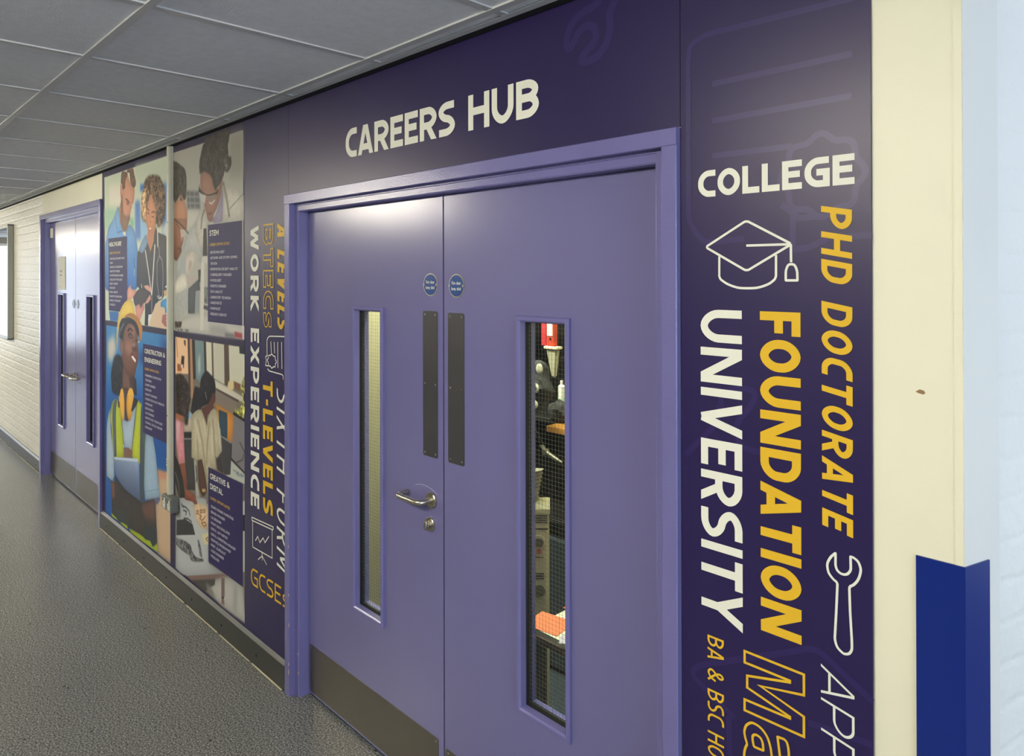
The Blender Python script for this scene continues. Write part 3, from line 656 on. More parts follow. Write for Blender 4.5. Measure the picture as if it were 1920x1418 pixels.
ART_CREATIVE = [
(0,(112,106,98),0,1.2,0,0,[1429,1406,2317,1411,2314,138,1427,136]),
(0,(226,188,150),0,1.8,0,0,[1429,1406,1607,1407,1621,1221,1429,1202]),
(0,(46,42,42),0,1.8,0,0,[1521,1310,1562,1310,1552,1243,1511,1265]),
(0,(96,72,60),0,1.8,0,0,[1551,1396,1582,1398,1582,1364,1556,1373]),
(1,(60,48,42),0,2,0,5,[1445,1401,1460,1298]),
(0,(150,90,60),0,2.4,0,0,[1455,1260,1521,1262,1521,1226,1458,1220]),
(0,(200,195,190),0,2.4,0,0,[1506,1261,1543,1264,1543,1246,1509,1243]),
(0,(72,57,47),0,1.2,0,0,[1607,1408,1640,1408,1655,1128,1623,1124]),
(0,(168,128,98),0,1.8,0,0,[1638,1408,1669,1408,1690,1100,1655,1095]),
(0,(45,40,38),0,1.2,0,0,[1667,1407,1711,1407,1727,1203,1687,1199]),
(0,(112,132,138),0,2.4,0.025,0,[1709,1407,1829,1407,1844,1250,1786,1195,1722,1206]),
(0,(170,185,178),0,9,0,0,[1750,1300,1778,1345,1786,1251,1759,1227]),
(0,(56,49,46),0,1.2,0,0,[1827,1407,1860,1408,1868,1252,1838,1249]),
(0,(202,200,182),0,1.2,0,0,[1858,1408,1929,1407,1940,1225,1868,1245]),
(0,(96,76,66),0,1.2,0,0,[1927,1407,1950,1408,1961,1227,1937,1225]),
(0,(188,188,170),0,1.2,0,0,[1948,1408,2082,1409,2085,1216,1958,1232]),
(0,(86,71,61),0,1.2,0,0,[2080,1409,2137,1409,2145,1230,2093,1202]),
(0,(197,197,177),0,1.2,0,0,[2136,1409,2319,1411,2321,1209,2147,1227]),
(0,(110,80,60),0,2.4,0,0,[2186,1244,2269,1237,2268,1203,2189,1209]),
(0,(40,42,50),0,1.2,0,0,[2254,1411,2319,1411,2319,1380,2258,1380]),
(0,(198,193,178),0,1.8,0,1,[1954,1228,1954,1228,1954,1228,2092,1211,2321,1177,2321,1177,2321,1177,2321,1156,2321,1156,2321,1156,2246,1157,1990,1182]),
(0,(122,112,102),0,2.4,0,0,[1976,1173,2242,1149,2193,1081,1973,1109]),
(0,(74,64,58),0,1.2,0,0,[1982,1187,2254,1159,2240,1148,1992,1176]),
(0,(192,132,62),0,1.8,0,1,[1961,1114,1961,1114,1961,1114,2051,1101,2195,1084,2195,1084,2195,1084,2191,1023,2179,944,2179,944,2179,944,2111,957,2023,954,2023,954,2023,954,1994,1070]),
(0,(45,70,86),0,1.8,0,1,[2017,1085,2017,1085,2017,1085,2117,1081,2117,1081,2117,1081,2121,1013,2117,959,2117,959,2117,959,2033,959,2033,959,2033,959,2019,1054]),
(0,(205,190,142),0,3,0,0,[2131,1235,2193,1247,2195,1207,2155,1188,2122,1203]),
(0,(152,152,74),0,6,0.45,1,[2269,1218,2269,1218,2269,1218,2321,1290,2321,1290,2321,1290,2321,1071,2321,1071,2321,1071,2193,1089,2193,1089,2193,1089,2208,1116,2208,1116,2208,1116,2261,1113,2261,1113,2261,1113,2298,1175,2298,1175,2298,1175]),
(0,(178,166,150),0,3,0,1,[1609,1007,1671,1026,1671,1026,1671,1026,1671,944,1671,921,1671,921,1671,921,1555,899,1555,899,1555,899,1555,944]),
(0,(130,165,190),0,2.4,0,0,[1620,1026,1668,1018,1664,989,1616,982]),
(0,(58,58,58),0,1.8,0.03,1,[1429,845,1429,845,1429,845,1673,885,1673,885,1673,885,1677,785,1677,785,1677,785,1705,783,1705,783,1705,783,1714,623,1714,623,1714,623,1579,594,1579,594,1579,594,1569,739,1550,823,1550,823,1550,823]),
(0,(120,122,122),0,1.2,0,0,[1429,847,1671,887,1671,879,1429,839]),
(0,(30,30,32),0,1.8,0,0,[1550,900,1671,919,1671,889,1550,869]),
(0,(48,48,48),0,1.8,0,1,[1418,760,1418,760,1418,760,1485,712,1535,656,1574,550,1574,550,1574,550,1479,528,1479,528,1479,528,1418,632]),
(1,(120,120,120),0,2,0,7,[1423,660,1474,607,1484,531]),
(0,(118,115,118),0,1.2,0,0,[2193,1088,2321,1071,2319,825,2164,867]),
(1,(20,20,22),0,2,0,12,[2192,1089,2321,1072]),
(1,(22,22,24),0,2,0,14,[2164,867,2319,825]),
(1,(45,45,48),0,2,0,6,[2261,964,2312,926]),
(1,(60,60,62),0,2,0,6,[2223,862,2290,888,2305,918]),
(0,(62,62,66),0,1.2,0.025,0,[2033,959,2171,943,2157,792,2083,778,2018,824]),
(1,(150,150,150),0,2,0,6,[2037,959,2174,943]),
(1,(28,28,30),0,2,0,8,[2168,942,2156,792]),
(0,(176,180,172),0,1.2,0,0,[2162,862,2319,824,2319,781,2099,777,2154,792]),
(0,(118,128,128),0,1.8,0.2,0,[2170,823,2245,822,2313,820,2297,804,2230,803]),
(0,(50,43,41),0,6,0.35,1,[1434,1195,1434,1195,1434,1195,1511,1210,1580,1188,1628,1153,1649,1095,1630,1038,1611,948,1611,948,1611,948,1568,942,1568,942,1568,942,1560,982,1560,982,1560,982,1434,982,1434,982,1434,982]),
(0,(152,98,72),0,2.4,0,0,[1434,988,1552,984,1525,951,1480,933,1434,941]),
(0,(196,130,140),0,1.8,0.04,1,[1429,952,1429,952,1429,952,1552,951,1552,951,1552,951,1558,825,1571,739,1571,739,1571,739,1480,713,1480,713,1480,713,1444,813]),
(0,(205,165,172),0,9,0,0,[1439,950,1500,947,1480,856,1444,824]),
(0,(142,88,68),(110,62,50),1.8,0,1,[1483,714,1483,714,1483,714,1571,738,1571,738,1571,738,1591,667,1605,602,1605,602,1605,602,1675,595,1714,586,1742,560,1742,560,1742,560,1712,544,1675,553,1608,545,1567,543,1567,543,1567,543,1569,594,1530,655]),
(0,(168,172,174),0,1.8,0,1,[1484,530,1484,530,1484,530,1821,605,1865,586,1894,560,1893,292,1893,292,1893,292,2085,297,2085,297,2085,297,1611,143,1431,132,1431,132,1431,132,1436,422,1436,422,1436,422,1493,451,1493,451,1493,451]),
(0,(142,88,68),(105,58,48),1.8,0,1,[1569,594,1569,594,1569,594,1605,602,1675,595,1714,586,1742,560,1742,560,1742,560,1712,544,1675,553,1608,545,1564,542,1564,542,1564,542]),
(0,(32,30,34),0,3,0.12,1,[1858,1259,1910,1249,1962,1228,1979,1186,1975,1158,1975,1158,1975,1158,1935,1150,1935,1150,1935,1150,1935,1130,1892,1097,1804,1069,1768,1039,1694,1014,1649,1023,1649,1023,1649,1023,1666,1068,1694,1136,1713,1163,1777,1163,1777,1163,1777,1163,1795,1217]),
(1,(190,190,190),0,2,0,4,[1849,1152,1866,1118]),
(0,(96,59,51),0,1.8,0,1,[1935,1147,1975,1158,1975,1158,1975,1158,1975,1121,1945,1097,1945,1097,1945,1097,1962,1089,1962,1089,1962,1089,1935,1062,1909,1048,1875,1033,1868,974,1868,974,1868,974,1840,1015,1795,1060,1795,1060,1795,1060,1892,1097]),
(0,(176,169,144),0,1.8,0.025,1,[1671,1010,1777,1053,1840,1015,1870,978,1870,978,1870,978,1892,1039,1944,1077,1996,1070,2028,998,2039,990,2057,887,2057,887,2057,887,1994,845,1969,858,1969,858,1969,858,1987,784,1987,784,1987,784,1892,774,1892,774,1892,774,1876,638,1876,638,1876,638,1848,720,1804,801,1804,801,1804,801,1740,783,1661,784,1661,784,1661,784,1664,968]),
(1,(136,126,102),0,6,0,13,[1750,995,1813,886,1861,722]),
(1,(136,126,102),0,6,0,13,[1901,1003,1875,896,1866,792]),
(1,(136,126,102),0,6,0,13,[1740,884,1760,793]),
(1,(136,126,102),0,6,0,13,[1944,1023,1964,911,1973,859]),
(1,(206,204,184),0,5,0,10,[1704,988,1786,881]),
(1,(206,204,184),0,5,0,10,[1822,1005,1857,928]),
(1,(206,204,184),0,5,0,10,[1935,974,1935,852]),
(1,(206,204,184),0,5,0,10,[2010,1019,2039,897]),
(0,(80,58,49),0,1.8,0,1,[1748,785,1748,785,1748,785,1804,800,1804,800,1804,800,1850,720,1867,653,1821,609,1821,609,1821,609,1766,647]),
(0,(182,152,92),0,1.8,0,0,[1803,648,1850,658,1850,643,1808,634]),
(0,(58,51,50),0,2.4,0,0,[1985,834,2036,860,2071,778,2002,784]),
(0,(168,168,158),0,1.2,0,1,[1692,780,1692,780,1692,780,1737,781,1737,781,1737,781,1731,696,1778,596,1778,596,1778,596,1721,587,1721,587,1721,587,1712,671]),
(1,(60,62,64),0,2,0,9,[1720,750,1736,697,1726,670]),
(0,(206,182,148),0,1.8,0.04,1,[1656,527,1656,527,1656,527,1821,579,1884,556,1884,556,1884,556,1882,576,1882,576,1882,576,1884,462,1884,462,1884,462,1797,445,1724,473,1687,531,1687,531,1687,531]),
(1,(118,76,54),0,2,0,6,[1731,518,1756,525,1756,510,1731,504,1731,518]),
(1,(118,76,54),0,2,0,6,[1779,533,1809,541,1807,527,1779,520,1779,533]),
(1,(118,76,54),0,2,0,6,[1821,546,1845,550,1842,537,1821,533]),
(1,(118,76,54),0,2,0,6,[1767,507,1797,508,1773,490,1803,486,1833,505,1845,521]),
(1,(118,76,54),0,2,0,6,[1797,473,1845,487,1862,478,1833,463,1800,469]),
(0,(202,192,152),0,3,0,0,[1797,412,1893,451,1893,388,1833,370]),
(1,(110,90,60),0,2,0,6,[1880,420,1856,405,1880,400]),
(0,(52,54,56),0,1.2,0,0,[1445,400,1572,437,1675,437,1712,389,1441,316]),
(1,(48,50,54),0,2,0,8,[1526,498,1585,502,1627,493,1639,472]),
(1,(48,50,54),0,2,0,8,[1546,478,1592,482,1579,462]),
(1,(48,50,54),0,2,0,8,[1553,436,1611,448,1662,444]),
(1,(48,50,54),0,2,0,8,[1520,506,1546,493]),
(0,(96,98,100),0,3,0.4,1,[1438,300,1438,300,1438,300,1533,314,1636,318,1674,290,1724,276,1821,292,1821,292,1821,292,1827,283,1827,283,1827,283,1674,240,1624,257,1532,256,1438,264,1438,264,1438,264]),
(0,(100,100,104),0,2.4,0.3,0,[1743,370,1763,376,1791,341,1811,295,1773,299]),
(0,(122,97,92),0,1.8,0,0,[1608,143,2092,300,2127,296,1659,135]),
(0,(170,170,164),0,6,0,1,[1891,196,1891,196,1891,196,2122,294,2299,300,2299,300,2299,300,2317,139,2317,139,2317,139,2069,130,1891,146,1891,146,1891,146]),
(0,(150,150,146),0,14,0,0,[2194,290,2234,289,2224,150,2184,149]),
(0,(70,68,66),0,3,0,0,[1659,136,1972,238,1968,208,1902,172,1844,133]),
(0,(120,116,112),0,9,0,0,[1844,181,1914,185,1981,143,1891,141]),
(0,(112,97,94),0,1.2,0,0,[2047,266,2087,278,2087,186,2047,173]),
(0,(30,25,25),0,1.8,0,0,[2049,174,2079,184,2074,171,2052,164]),
(0,(124,94,88),0,1.8,0,0,[2047,163,2081,172,2085,142,2047,143]),
(0,(186,186,180),0,1.2,0,0,[2294,697,2315,702,2315,637,2294,634]),
(0,(32,32,36),0,1.2,0,0,[2294,633,2320,638,2319,563,2294,559]),
(0,(176,176,170),0,1.2,0,0,[2294,559,2317,563,2317,373,2294,371])]
CAP_STROKES = [([(-0.7152, 1.8583, 0.006), (-0.6176, 1.8053, 0.006), (-0.7147, 1.7512, 0.006), (-0.8116, 1.8047, 0.006)], 1), ([(-0.7783, 1.7836), (-0.7785, 1.7353, 0.006), (-0.7517, 1.7176, 0.03), (-0.7135, 1.713, 0.03), (-0.6724, 1.7184, 0.03), (-0.6505, 1.7355, 0.006), (-0.6503, 1.7838)], 0), ([(-0.7154, 1.8052), (-0.6204, 1.805)], 0), ([(-0.6192, 1.8049), (-0.6189, 1.7685)], 0), ([(-0.63, 1.7316, 0.001), (-0.6299, 1.7587, 0.012), (-0.6185, 1.7673, 0.016), (-0.6066, 1.7585, 0.012), (-0.6059, 1.7317, 0.001)], 1)]
SPANNER_STROKES = [([(-0.5335, 1.2036, 0.001), (-0.5462, 1.1902, 0.012), (-0.5513, 1.169, 0.02), (-0.5405, 1.1525, 0.015), (-0.5299, 1.1479, 0.004), (-0.5324, 1.0924), (-0.536, 1.0285, 0.012), (-0.5239, 1.0155, 0.015), (-0.5138, 1.0143, 0.015), (-0.5042, 1.023, 0.012), (-0.5034, 1.0368, 0.01), (-0.5068, 1.101), (-0.5081, 1.1469, 0.004), (-0.4974, 1.1541, 0.01), (-0.4864, 1.1766, 0.02), (-0.4881, 1.1952, 0.015), (-0.4972, 1.2041, 0.008), (-0.5057, 1.2048, 0.001), (-0.5051, 1.1787, 0.004), (-0.5133, 1.1666, 0.006), (-0.5283, 1.1672, 0.006), (-0.5336, 1.1781, 0.004)], 1)]
MA_STROKES = [([(-0.7222, 0.9429), (-0.5958, 0.9436), (-0.5959, 0.9025), (-0.688, 0.8829), (-0.5961, 0.8594), (-0.5962, 0.8194), (-0.7227, 0.8173), (-0.7226, 0.8402), (-0.6247, 0.8435), (-0.6247, 0.8467), (-0.7167, 0.8678), (-0.7166, 0.8928), (-0.6245, 0.9164), (-0.6245, 0.9196), (-0.7223, 0.9189)], 1), ([(-0.6507, 0.7941, 0.001), (-0.6324, 0.7963, 0.006), (-0.626, 0.7764, 0.02), (-0.6272, 0.7634), (-0.6629, 0.746), (-0.6661, 0.7699, 0.01), (-0.676, 0.7908, 0.01), (-0.6985, 0.8009, 0.01), (-0.7146, 0.7947, 0.012), (-0.724, 0.7774, 0.014), (-0.7228, 0.7627, 0.006), (-0.7171, 0.748, 0.002), (-0.7241, 0.7316, 0.01), (-0.7242, 0.7163), (-0.6454, 0.7545)], 1), ([(-0.7043, 0.7745, 0.006), (-0.6918, 0.7782, 0.006), (-0.6828, 0.7706, 0.006), (-0.6811, 0.7511, 0.002), (-0.7021, 0.7496, 0.002), (-0.7055, 0.7643, 0.006)], 1)]
CERT_STROKES = [([(-2.7718, 1.4866), (-2.9396, 1.4781, 0.012), (-2.9584, 1.4623, 0.01), (-2.9567, 1.3937)], 0), ([(-2.953, 1.3357), (-2.9399, 1.3267, 0.01), (-2.8213, 1.323, 0.004), (-2.8071, 1.3186, 0.004), (-2.8072, 1.302)], 0), ([(-2.9209, 1.4562), (-2.9155, 1.4055)], 0), ([(-2.8895, 1.4566), (-2.886, 1.4078)], 0), ([(-2.8568, 1.4579), (-2.8552, 1.3473)], 0), ([(-2.821, 1.4603), (-2.8177, 1.3467)], 0), ([(-2.9529, 1.3941), (-2.9719, 1.3856), (-2.9643, 1.3691), (-2.972, 1.3477), (-2.9455, 1.3475)], 0), ([(-2.8687, 1.3718), (-2.8708, 1.3757), (-2.8753, 1.3788), (-2.8785, 1.3816), (-2.8791, 1.3852), (-2.879, 1.3897), (-2.8813, 1.3935), (-2.8866, 1.3951), (-2.8929, 1.3951), (-2.898, 1.3954), (-2.902, 1.3977), (-2.9064, 1.4009), (-2.9118, 1.4024), (-2.9172, 1.4009), (-2.9216, 1.3977), (-2.9256, 1.3954), (-2.9307, 1.3951), (-2.937, 1.3951), (-2.9423, 1.3935), (-2.9447, 1.3897), (-2.9446, 1.3852), (-2.9451, 1.3816), (-2.9484, 1.3788), (-2.9529, 1.3757), (-2.955, 1.3718), (-2.9529, 1.368), (-2.9484, 1.3649), (-2.9451, 1.3621), (-2.9446, 1.3584), (-2.9447, 1.354), (-2.9423, 1.3502), (-2.937, 1.3486), (-2.9307, 1.3486), (-2.9256, 1.3482), (-2.9216, 1.3459), (-2.9172, 1.3427), (-2.9118, 1.3412), (-2.9064, 1.3427), (-2.902, 1.3459), (-2.898, 1.3482), (-2.8929, 1.3486), (-2.8866, 1.3486), (-2.8813, 1.3502), (-2.879, 1.354), (-2.8791, 1.3584), (-2.8785, 1.3621), (-2.8753, 1.3649), (-2.8708, 1.368)], 1)]
EASEL_STROKES = [([(-3.1024, 0.6358), (-3.1027, 0.5132), (-2.9103, 0.5173), (-2.9101, 0.6402)], 0), ([(-3.1117, 0.6458, 0.003), (-2.8981, 0.6549, 0.003), (-2.9032, 0.6411, 0.003), (-3.1118, 0.6319, 0.003)], 1), ([(-3.0749, 0.5492), (-3.051, 0.5742), (-3.0294, 0.5533), (-2.9971, 0.582), (-2.9795, 0.566), (-2.941, 0.6031)], 0), ([(-3.008, 0.5151), (-3.0062, 0.4796)], 0), ([(-3.0476, 0.4718), (-3.0062, 0.4996), (-2.9622, 0.4725)], 0)]
WM_CERT = [([(-0.467, 2.27), (-0.8023, 2.2767), (-0.8459, 2.2749, 0.05), (-0.8549, 2.2376, 0.03), (-0.8543, 1.8804), (-0.8529, 1.8316, 0.05), (-0.8077, 1.8145), (-0.7198, 1.8199)], 0), ([(-0.7942, 2.1641), (-0.5, 2.1647)], 0), ([(-0.7945, 2.0826), (-0.5003, 2.0845)], 0), ([(-0.7948, 2.0053), (-0.6152, 2.0035)], 0), ([(-0.476, 1.9386), (-0.4781, 1.9465), (-0.4832, 1.9536), (-0.489, 1.9597), (-0.493, 1.9658), (-0.4945, 1.9729), (-0.4947, 1.9813), (-0.4961, 1.99), (-0.5002, 1.9971), (-0.5073, 2.0012), (-0.516, 2.0026), (-0.5244, 2.0029), (-0.5315, 2.0044), (-0.5376, 2.0083), (-0.5437, 2.0141), (-0.5508, 2.0193), (-0.5588, 2.0213), (-0.5667, 2.0193), (-0.5738, 2.0141), (-0.5799, 2.0083), (-0.586, 2.0044), (-0.5931, 2.0029), (-0.6015, 2.0026), (-0.6102, 2.0012), (-0.6173, 1.9971), (-0.6214, 1.99), (-0.6228, 1.9813), (-0.6231, 1.9729), (-0.6246, 1.9658), (-0.6285, 1.9597), (-0.6343, 1.9536), (-0.6395, 1.9465), (-0.6415, 1.9386), (-0.6395, 1.9306), (-0.6343, 1.9235), (-0.6285, 1.9174), (-0.6246, 1.9113), (-0.6231, 1.9042), (-0.6228, 1.8958), (-0.6214, 1.8871), (-0.6173, 1.88), (-0.6102, 1.8759), (-0.6015, 1.8745), (-0.5931, 1.8743), (-0.586, 1.8728), (-0.5799, 1.8688), (-0.5738, 1.863), (-0.5667, 1.8579), (-0.5588, 1.8558), (-0.5508, 1.8579), (-0.5437, 1.863), (-0.5376, 1.8688), (-0.5315, 1.8728), (-0.5244, 1.8743), (-0.516, 1.8745), (-0.5073, 1.8759), (-0.5002, 1.88), (-0.4961, 1.8871), (-0.4947, 1.8958), (-0.4945, 1.9042), (-0.493, 1.9113), (-0.489, 1.9174), (-0.4832, 1.9235), (-0.4781, 1.9306)], 1), ([(-0.6149, 1.8732), (-0.6152, 1.7941), (-0.5828, 1.7971), (-0.5447, 1.8151)], 0), ([(-0.6384, 1.8868), (-0.6022, 1.8567), (-0.5596, 1.858)], 0), ([(-0.5081, 1.8155), (-0.4659, 1.8175)], 0)]
WM_CAP = [([(-0.4671, 0.9445), (-0.5635, 1.0019, 0.01), (-0.5878, 0.9999, 0.02), (-0.6064, 0.9878, 0.01), (-0.8394, 0.8651, 0.02), (-0.8499, 0.8448, 0.012), (-0.8395, 0.8352, 0.01), (-0.7451, 0.7898)], 0), ([(-0.7595, 0.7878), (-0.7574, 0.703)], 0), ([(-0.5883, 0.8516), (-0.4674, 0.8639)], 0), ([(-0.7758, 1.4399), (-0.7757, 1.4826, 0.01), (-0.7525, 1.498, 0.02), (-0.7077, 1.5031, 0.02), (-0.6946, 1.4922, 0.01), (-0.7078, 1.4617, 0.02), (-0.7391, 1.4282, 0.02), (-0.7437, 1.3939, 0.02), (-0.7214, 1.3726, 0.01), (-0.6779, 1.372)], 0), ([(-0.8637, 1.3345), (-0.7853, 1.4171, 0.01), (-0.7804, 1.4563)], 0)]
WM_SPAN = [([(-1.0491, 2.4368), (-1.0785, 2.3977, 0.01), (-1.0721, 2.3487, 0.05), (-1.0987, 2.3022, 0.04), (-1.1395, 2.2898, 0.03), (-1.1675, 2.2932, 0.01), (-1.1674, 2.3068, 0.01), (-1.1257, 2.3324, 0.02), (-1.1154, 2.3594, 0.02), (-1.1392, 2.387, 0.02), (-1.1743, 2.3795, 0.02), (-1.2032, 2.3369, 0.006), (-1.2178, 2.3431, 0.006), (-1.2162, 2.3844, 0.03), (-1.1813, 2.4197, 0.05), (-1.1117, 2.428, 0.02), (-1.0982, 2.4508)], 0)]
BOX_H = [(168, 1997), (575, 1996), (580, 1588), (526, 1573), (470, 1545), (426, 1513), (416, 1508), (181, 1509)]

# ------------------------------------------------------------------ materials
def brick_mat(name, col, swap, st=.9):
    """thickly painted brickwork: brick courses and roller texture as bump only."""
    mt = mat(name, col, .42, bump=None, var=(2.5, .03)); nt = mt.node_tree; b = nt.nodes['Principled BSDF']
    geo = nt.nodes['Geometry'] if 'Geometry' in nt.nodes else nt.nodes.new('ShaderNodeNewGeometry')
    sep = nt.nodes.new('ShaderNodeSeparateXYZ'); nt.links.new(geo.outputs['Position'], sep.inputs[0])
    cmb = nt.nodes.new('ShaderNodeCombineXYZ'); nt.links.new(sep.outputs[1 if swap else 0], cmb.inputs[0]); nt.links.new(sep.outputs[2], cmb.inputs[1])
    dn = nt.nodes.new('ShaderNodeTexNoise'); dn.inputs['Scale'].default_value = 14; nt.links.new(geo.outputs['Position'], dn.inputs['Vector'])
    va = nt.nodes.new('ShaderNodeVectorMath'); va.operation = 'SCALE'; va.inputs['Scale'].default_value = .018; nt.links.new(dn.outputs[1], va.inputs[0])
    vb = nt.nodes.new('ShaderNodeVectorMath'); vb.operation = 'ADD'; nt.links.new(cmb.outputs[0], vb.inputs[0]); nt.links.new(va.outputs[0], vb.inputs[1])
    br = nt.nodes.new('ShaderNodeTexBrick'); br.inputs['Scale'].default_value = 1.0; br.inputs['Brick Width'].default_value = .225; br.inputs['Row Height'].default_value = .0745
    br.inputs['Mortar Size'].default_value = .013; br.inputs['Mortar Smooth'].default_value = 1.0
    br.inputs['Color1'].default_value = (.85, .85, .85, 1); br.inputs['Color2'].default_value = (1, 1, 1, 1); br.inputs['Mortar'].default_value = (.45, .45, .45, 1)
    nt.links.new(vb.outputs[0], br.inputs['Vector'])
    n2 = nt.nodes.new('ShaderNodeTexNoise'); n2.inputs['Scale'].default_value = 26; n2.inputs['Detail'].default_value = 4; nt.links.new(geo.outputs['Position'], n2.inputs['Vector'])
    ad = nt.nodes.new('ShaderNodeMath'); ad.operation = 'MULTIPLY_ADD'; ad.inputs[1].default_value = 1.6
    nt.links.new(n2.outputs[0], ad.inputs[0]); nt.links.new(br.outputs['Color'], ad.inputs[2])
    bp = nt.nodes.new('ShaderNodeBump'); bp.inputs['Strength'].default_value = st; bp.inputs['Distance'].default_value = .005
    nt.links.new(ad.outputs[0], bp.inputs['Height']); nt.links.new(bp.outputs[0], b.inputs['Normal'])
    return mt
def floor_mat():
    mt = mat('speckled_vinyl', '6c6d6a', .27, spec=.5); nt = mt.node_tree; b = nt.nodes['Principled BSDF']
    geo = nt.nodes.new('ShaderNodeNewGeometry')
    n = nt.nodes.new('ShaderNodeTexNoise'); n.inputs['Scale'].default_value = 150; n.inputs['Detail'].default_value = 3; n.inputs['Roughness'].default_value = .7
    nt.links.new(geo.outputs['Position'], n.inputs['Vector'])
    cr = nt.nodes.new('ShaderNodeValToRGB'); e = cr.color_ramp.elements
    e[0].position = .36; e[0].color = (*lin('2c2d2c'), 1); e[1].position = .66; e[1].color = (*lin('9c9d99'), 1)
    x = e.new(.5); x.color = (*lin('636461'), 1)
    nt.links.new(n.outputs[0], cr.inputs[0])
    v = nt.nodes.new('ShaderNodeTexVoronoi'); v.inputs['Scale'].default_value = 9; v.feature = 'F1'; nt.links.new(geo.outputs['Position'], v.inputs['Vector'])
    lt = nt.nodes.new('ShaderNodeMath'); lt.operation = 'LESS_THAN'; lt.inputs[1].default_value = .05; nt.links.new(v.outputs['Distance'], lt.inputs[0])
    big = nt.nodes.new('ShaderNodeTexNoise'); big.inputs['Scale'].default_value = 2.2; nt.links.new(geo.outputs['Position'], big.inputs['Vector'])
    mp = nt.nodes.new('ShaderNodeMapRange'); mp.inputs[3].default_value = .9; mp.inputs[4].default_value = 1.1; nt.links.new(big.outputs[0], mp.inputs[0])
    sc = nt.nodes.new('ShaderNodeVectorMath'); sc.operation = 'SCALE'; nt.links.new(cr.outputs[0], sc.inputs[0]); nt.links.new(mp.outputs[0], sc.inputs['Scale'])
    mx = nt.nodes.new('ShaderNodeMix'); mx.data_type = 'RGBA'; mx.inputs[7].default_value = (*lin('2a2926'), 1)
    nt.links.new(lt.outputs[0], mx.inputs[0]); nt.links.new(sc.outputs[0], mx.inputs[6]); nt.links.new(mx.outputs[2], b.inputs['Base Color'])
    bp = nt.nodes.new('ShaderNodeBump'); bp.inputs['Strength'].default_value = .12; bp.inputs['Distance'].default_value = .001
    nt.links.new(n.outputs[0], bp.inputs['Height']); nt.links.new(bp.outputs[0], b.inputs['Normal'])
    return mt
def glass_mat():
    mt = bpy.data.materials.new('clear_glass'); mt.use_nodes = True; nt = mt.node_tree; nt.nodes.clear()
    o = nt.nodes.new('ShaderNodeOutputMaterial'); mx = nt.nodes.new('ShaderNodeMixShader'); f = nt.nodes.new('ShaderNodeFresnel'); g0 = nt.nodes.new('ShaderNodeNewGeometry'); r0 = nt.nodes.new('ShaderNodeMapRange'); r0.inputs[3].default_value = 1.5; r0.inputs[4].default_value = 1/1.5; nt.links.new(g0.outputs['Backfacing'], r0.inputs[0]); nt.links.new(r0.outputs[0], f.inputs[0])
    t = nt.nodes.new('ShaderNodeBsdfTransparent'); t.inputs[0].default_value = (.9, .94, .92, 1); g = nt.nodes.new('ShaderNodeBsdfGlossy'); g.inputs['Roughness'].default_value = .02
    nt.links.new(f.outputs[0], mx.inputs[0]); nt.links.new(t.outputs[0], mx.inputs[1]); nt.links.new(g.outputs[0], mx.inputs[2]); nt.links.new(mx.outputs[0], o.inputs[0])
    return mt
CREAM = mat('cream_wall_paint', 'dad8c0', .5, bump=(60, .15, .002), var=(3, .03))
WHITE = mat('white_wall_paint', 'd7d8d2', .5, bump=(45, .2, .002), var=(3, .02))
BRICK = brick_mat('cream_painted_brick', 'e2e0d2', False)
BRICKW = brick_mat('white_painted_brick', 'dfe0dc', True, .45)
FLOOR = floor_mat()
TILE = mat('mineral_fibre_tile', 'd0d4da', .9, bump=(160, .35, .002), var=(30, .05))
GRID = mat('ceiling_grid_white', 'b4b6b8', .45)
DARKGAP = mat('dark_void', '0b0b0d', .9)
PURPLE = mat('purple_door_paint', '65638f', .23, spec=.5, bump=(90, .12, .0012), var=(2, .03))
PURPLE_F = mat('purple_frame_paint', '656394', .22, spec=.5, bump=(170, .5, .0011), var=(6, .04))
BOARDM = mat('violet_graphic_laminate', '251d47', .36, spec=.34, var=(2, .04))
BOARD_EDGE = mat('graphic_board_edge', '2a2440', .5)
TINT = mat('violet_watermark_print', '2b2152', .36, spec=.4)
WPRINT = mat('white_print', 'd8d9cc', .5, spec=.2)
GOLD = mat('gold_print', 'd0a92e', .45, spec=.15)
INFO = mat('navy_info_print', '2c2752', .52, spec=.18)
SMALLW = mat('pale_print', 'dcdae2', .5, spec=.2)
SKIRT = mat('charcoal_skirting', '2f302c', .42, bump=(80, .1, .001), var=(8, .08))
SEAL = mat('cream_sealant', 'b2ab8e', .6)
STEEL = mat('satin_steel', 'b9b4a4', .3, metal=1.0)
KICK = mat('brushed_kickplate', '6f6a60', .36, metal=.85, bump=(200, .05, .0005), var=(3, .08))
PUSH = mat('dark_push_plate', '454447', .4, metal=.4, var=(6, .06))
SCREW = mat('screw_metal', 'a9a69c', .3, metal=1.0)
SIGNB = mat('blue_sign_enamel', '0b3a7a', .3)
BLACKR = mat('gasket_and_gap_black', '0a0a0b', .7)
WIRE = mat('glazing_wire', '6a6c66', .45, metal=.4)
GLASS = glass_mat()
GREYP = mat('off_white_conduit', 'b9b8a4', .42, bump=(40, .08, .001), var=(10, .04))
METALCLAD = mat('grey_metalclad', '5d605c', .45, var=(12, .05))
BLUEG = mat('blue_corner_guard', '04206e', .3, spec=.5)
CHIP = mat('bare_filler', 'b79a86', .8)
PAPERW = mat('white_paper', 'dcdcd0', .7)
ORANGE = mat('orange_paper', 'd9734a', .7)

# ------------------------------------------------------------------ the setting: floor, walls, ceiling
CH = 2.457
bm = bm_new(); box(bm, -16.2, 4.2, -3.75, 2.6, -.12, 0)
struct('floor', bm, FLOOR, 'grey speckled vinyl corridor floor with a dull shine', 'floor')
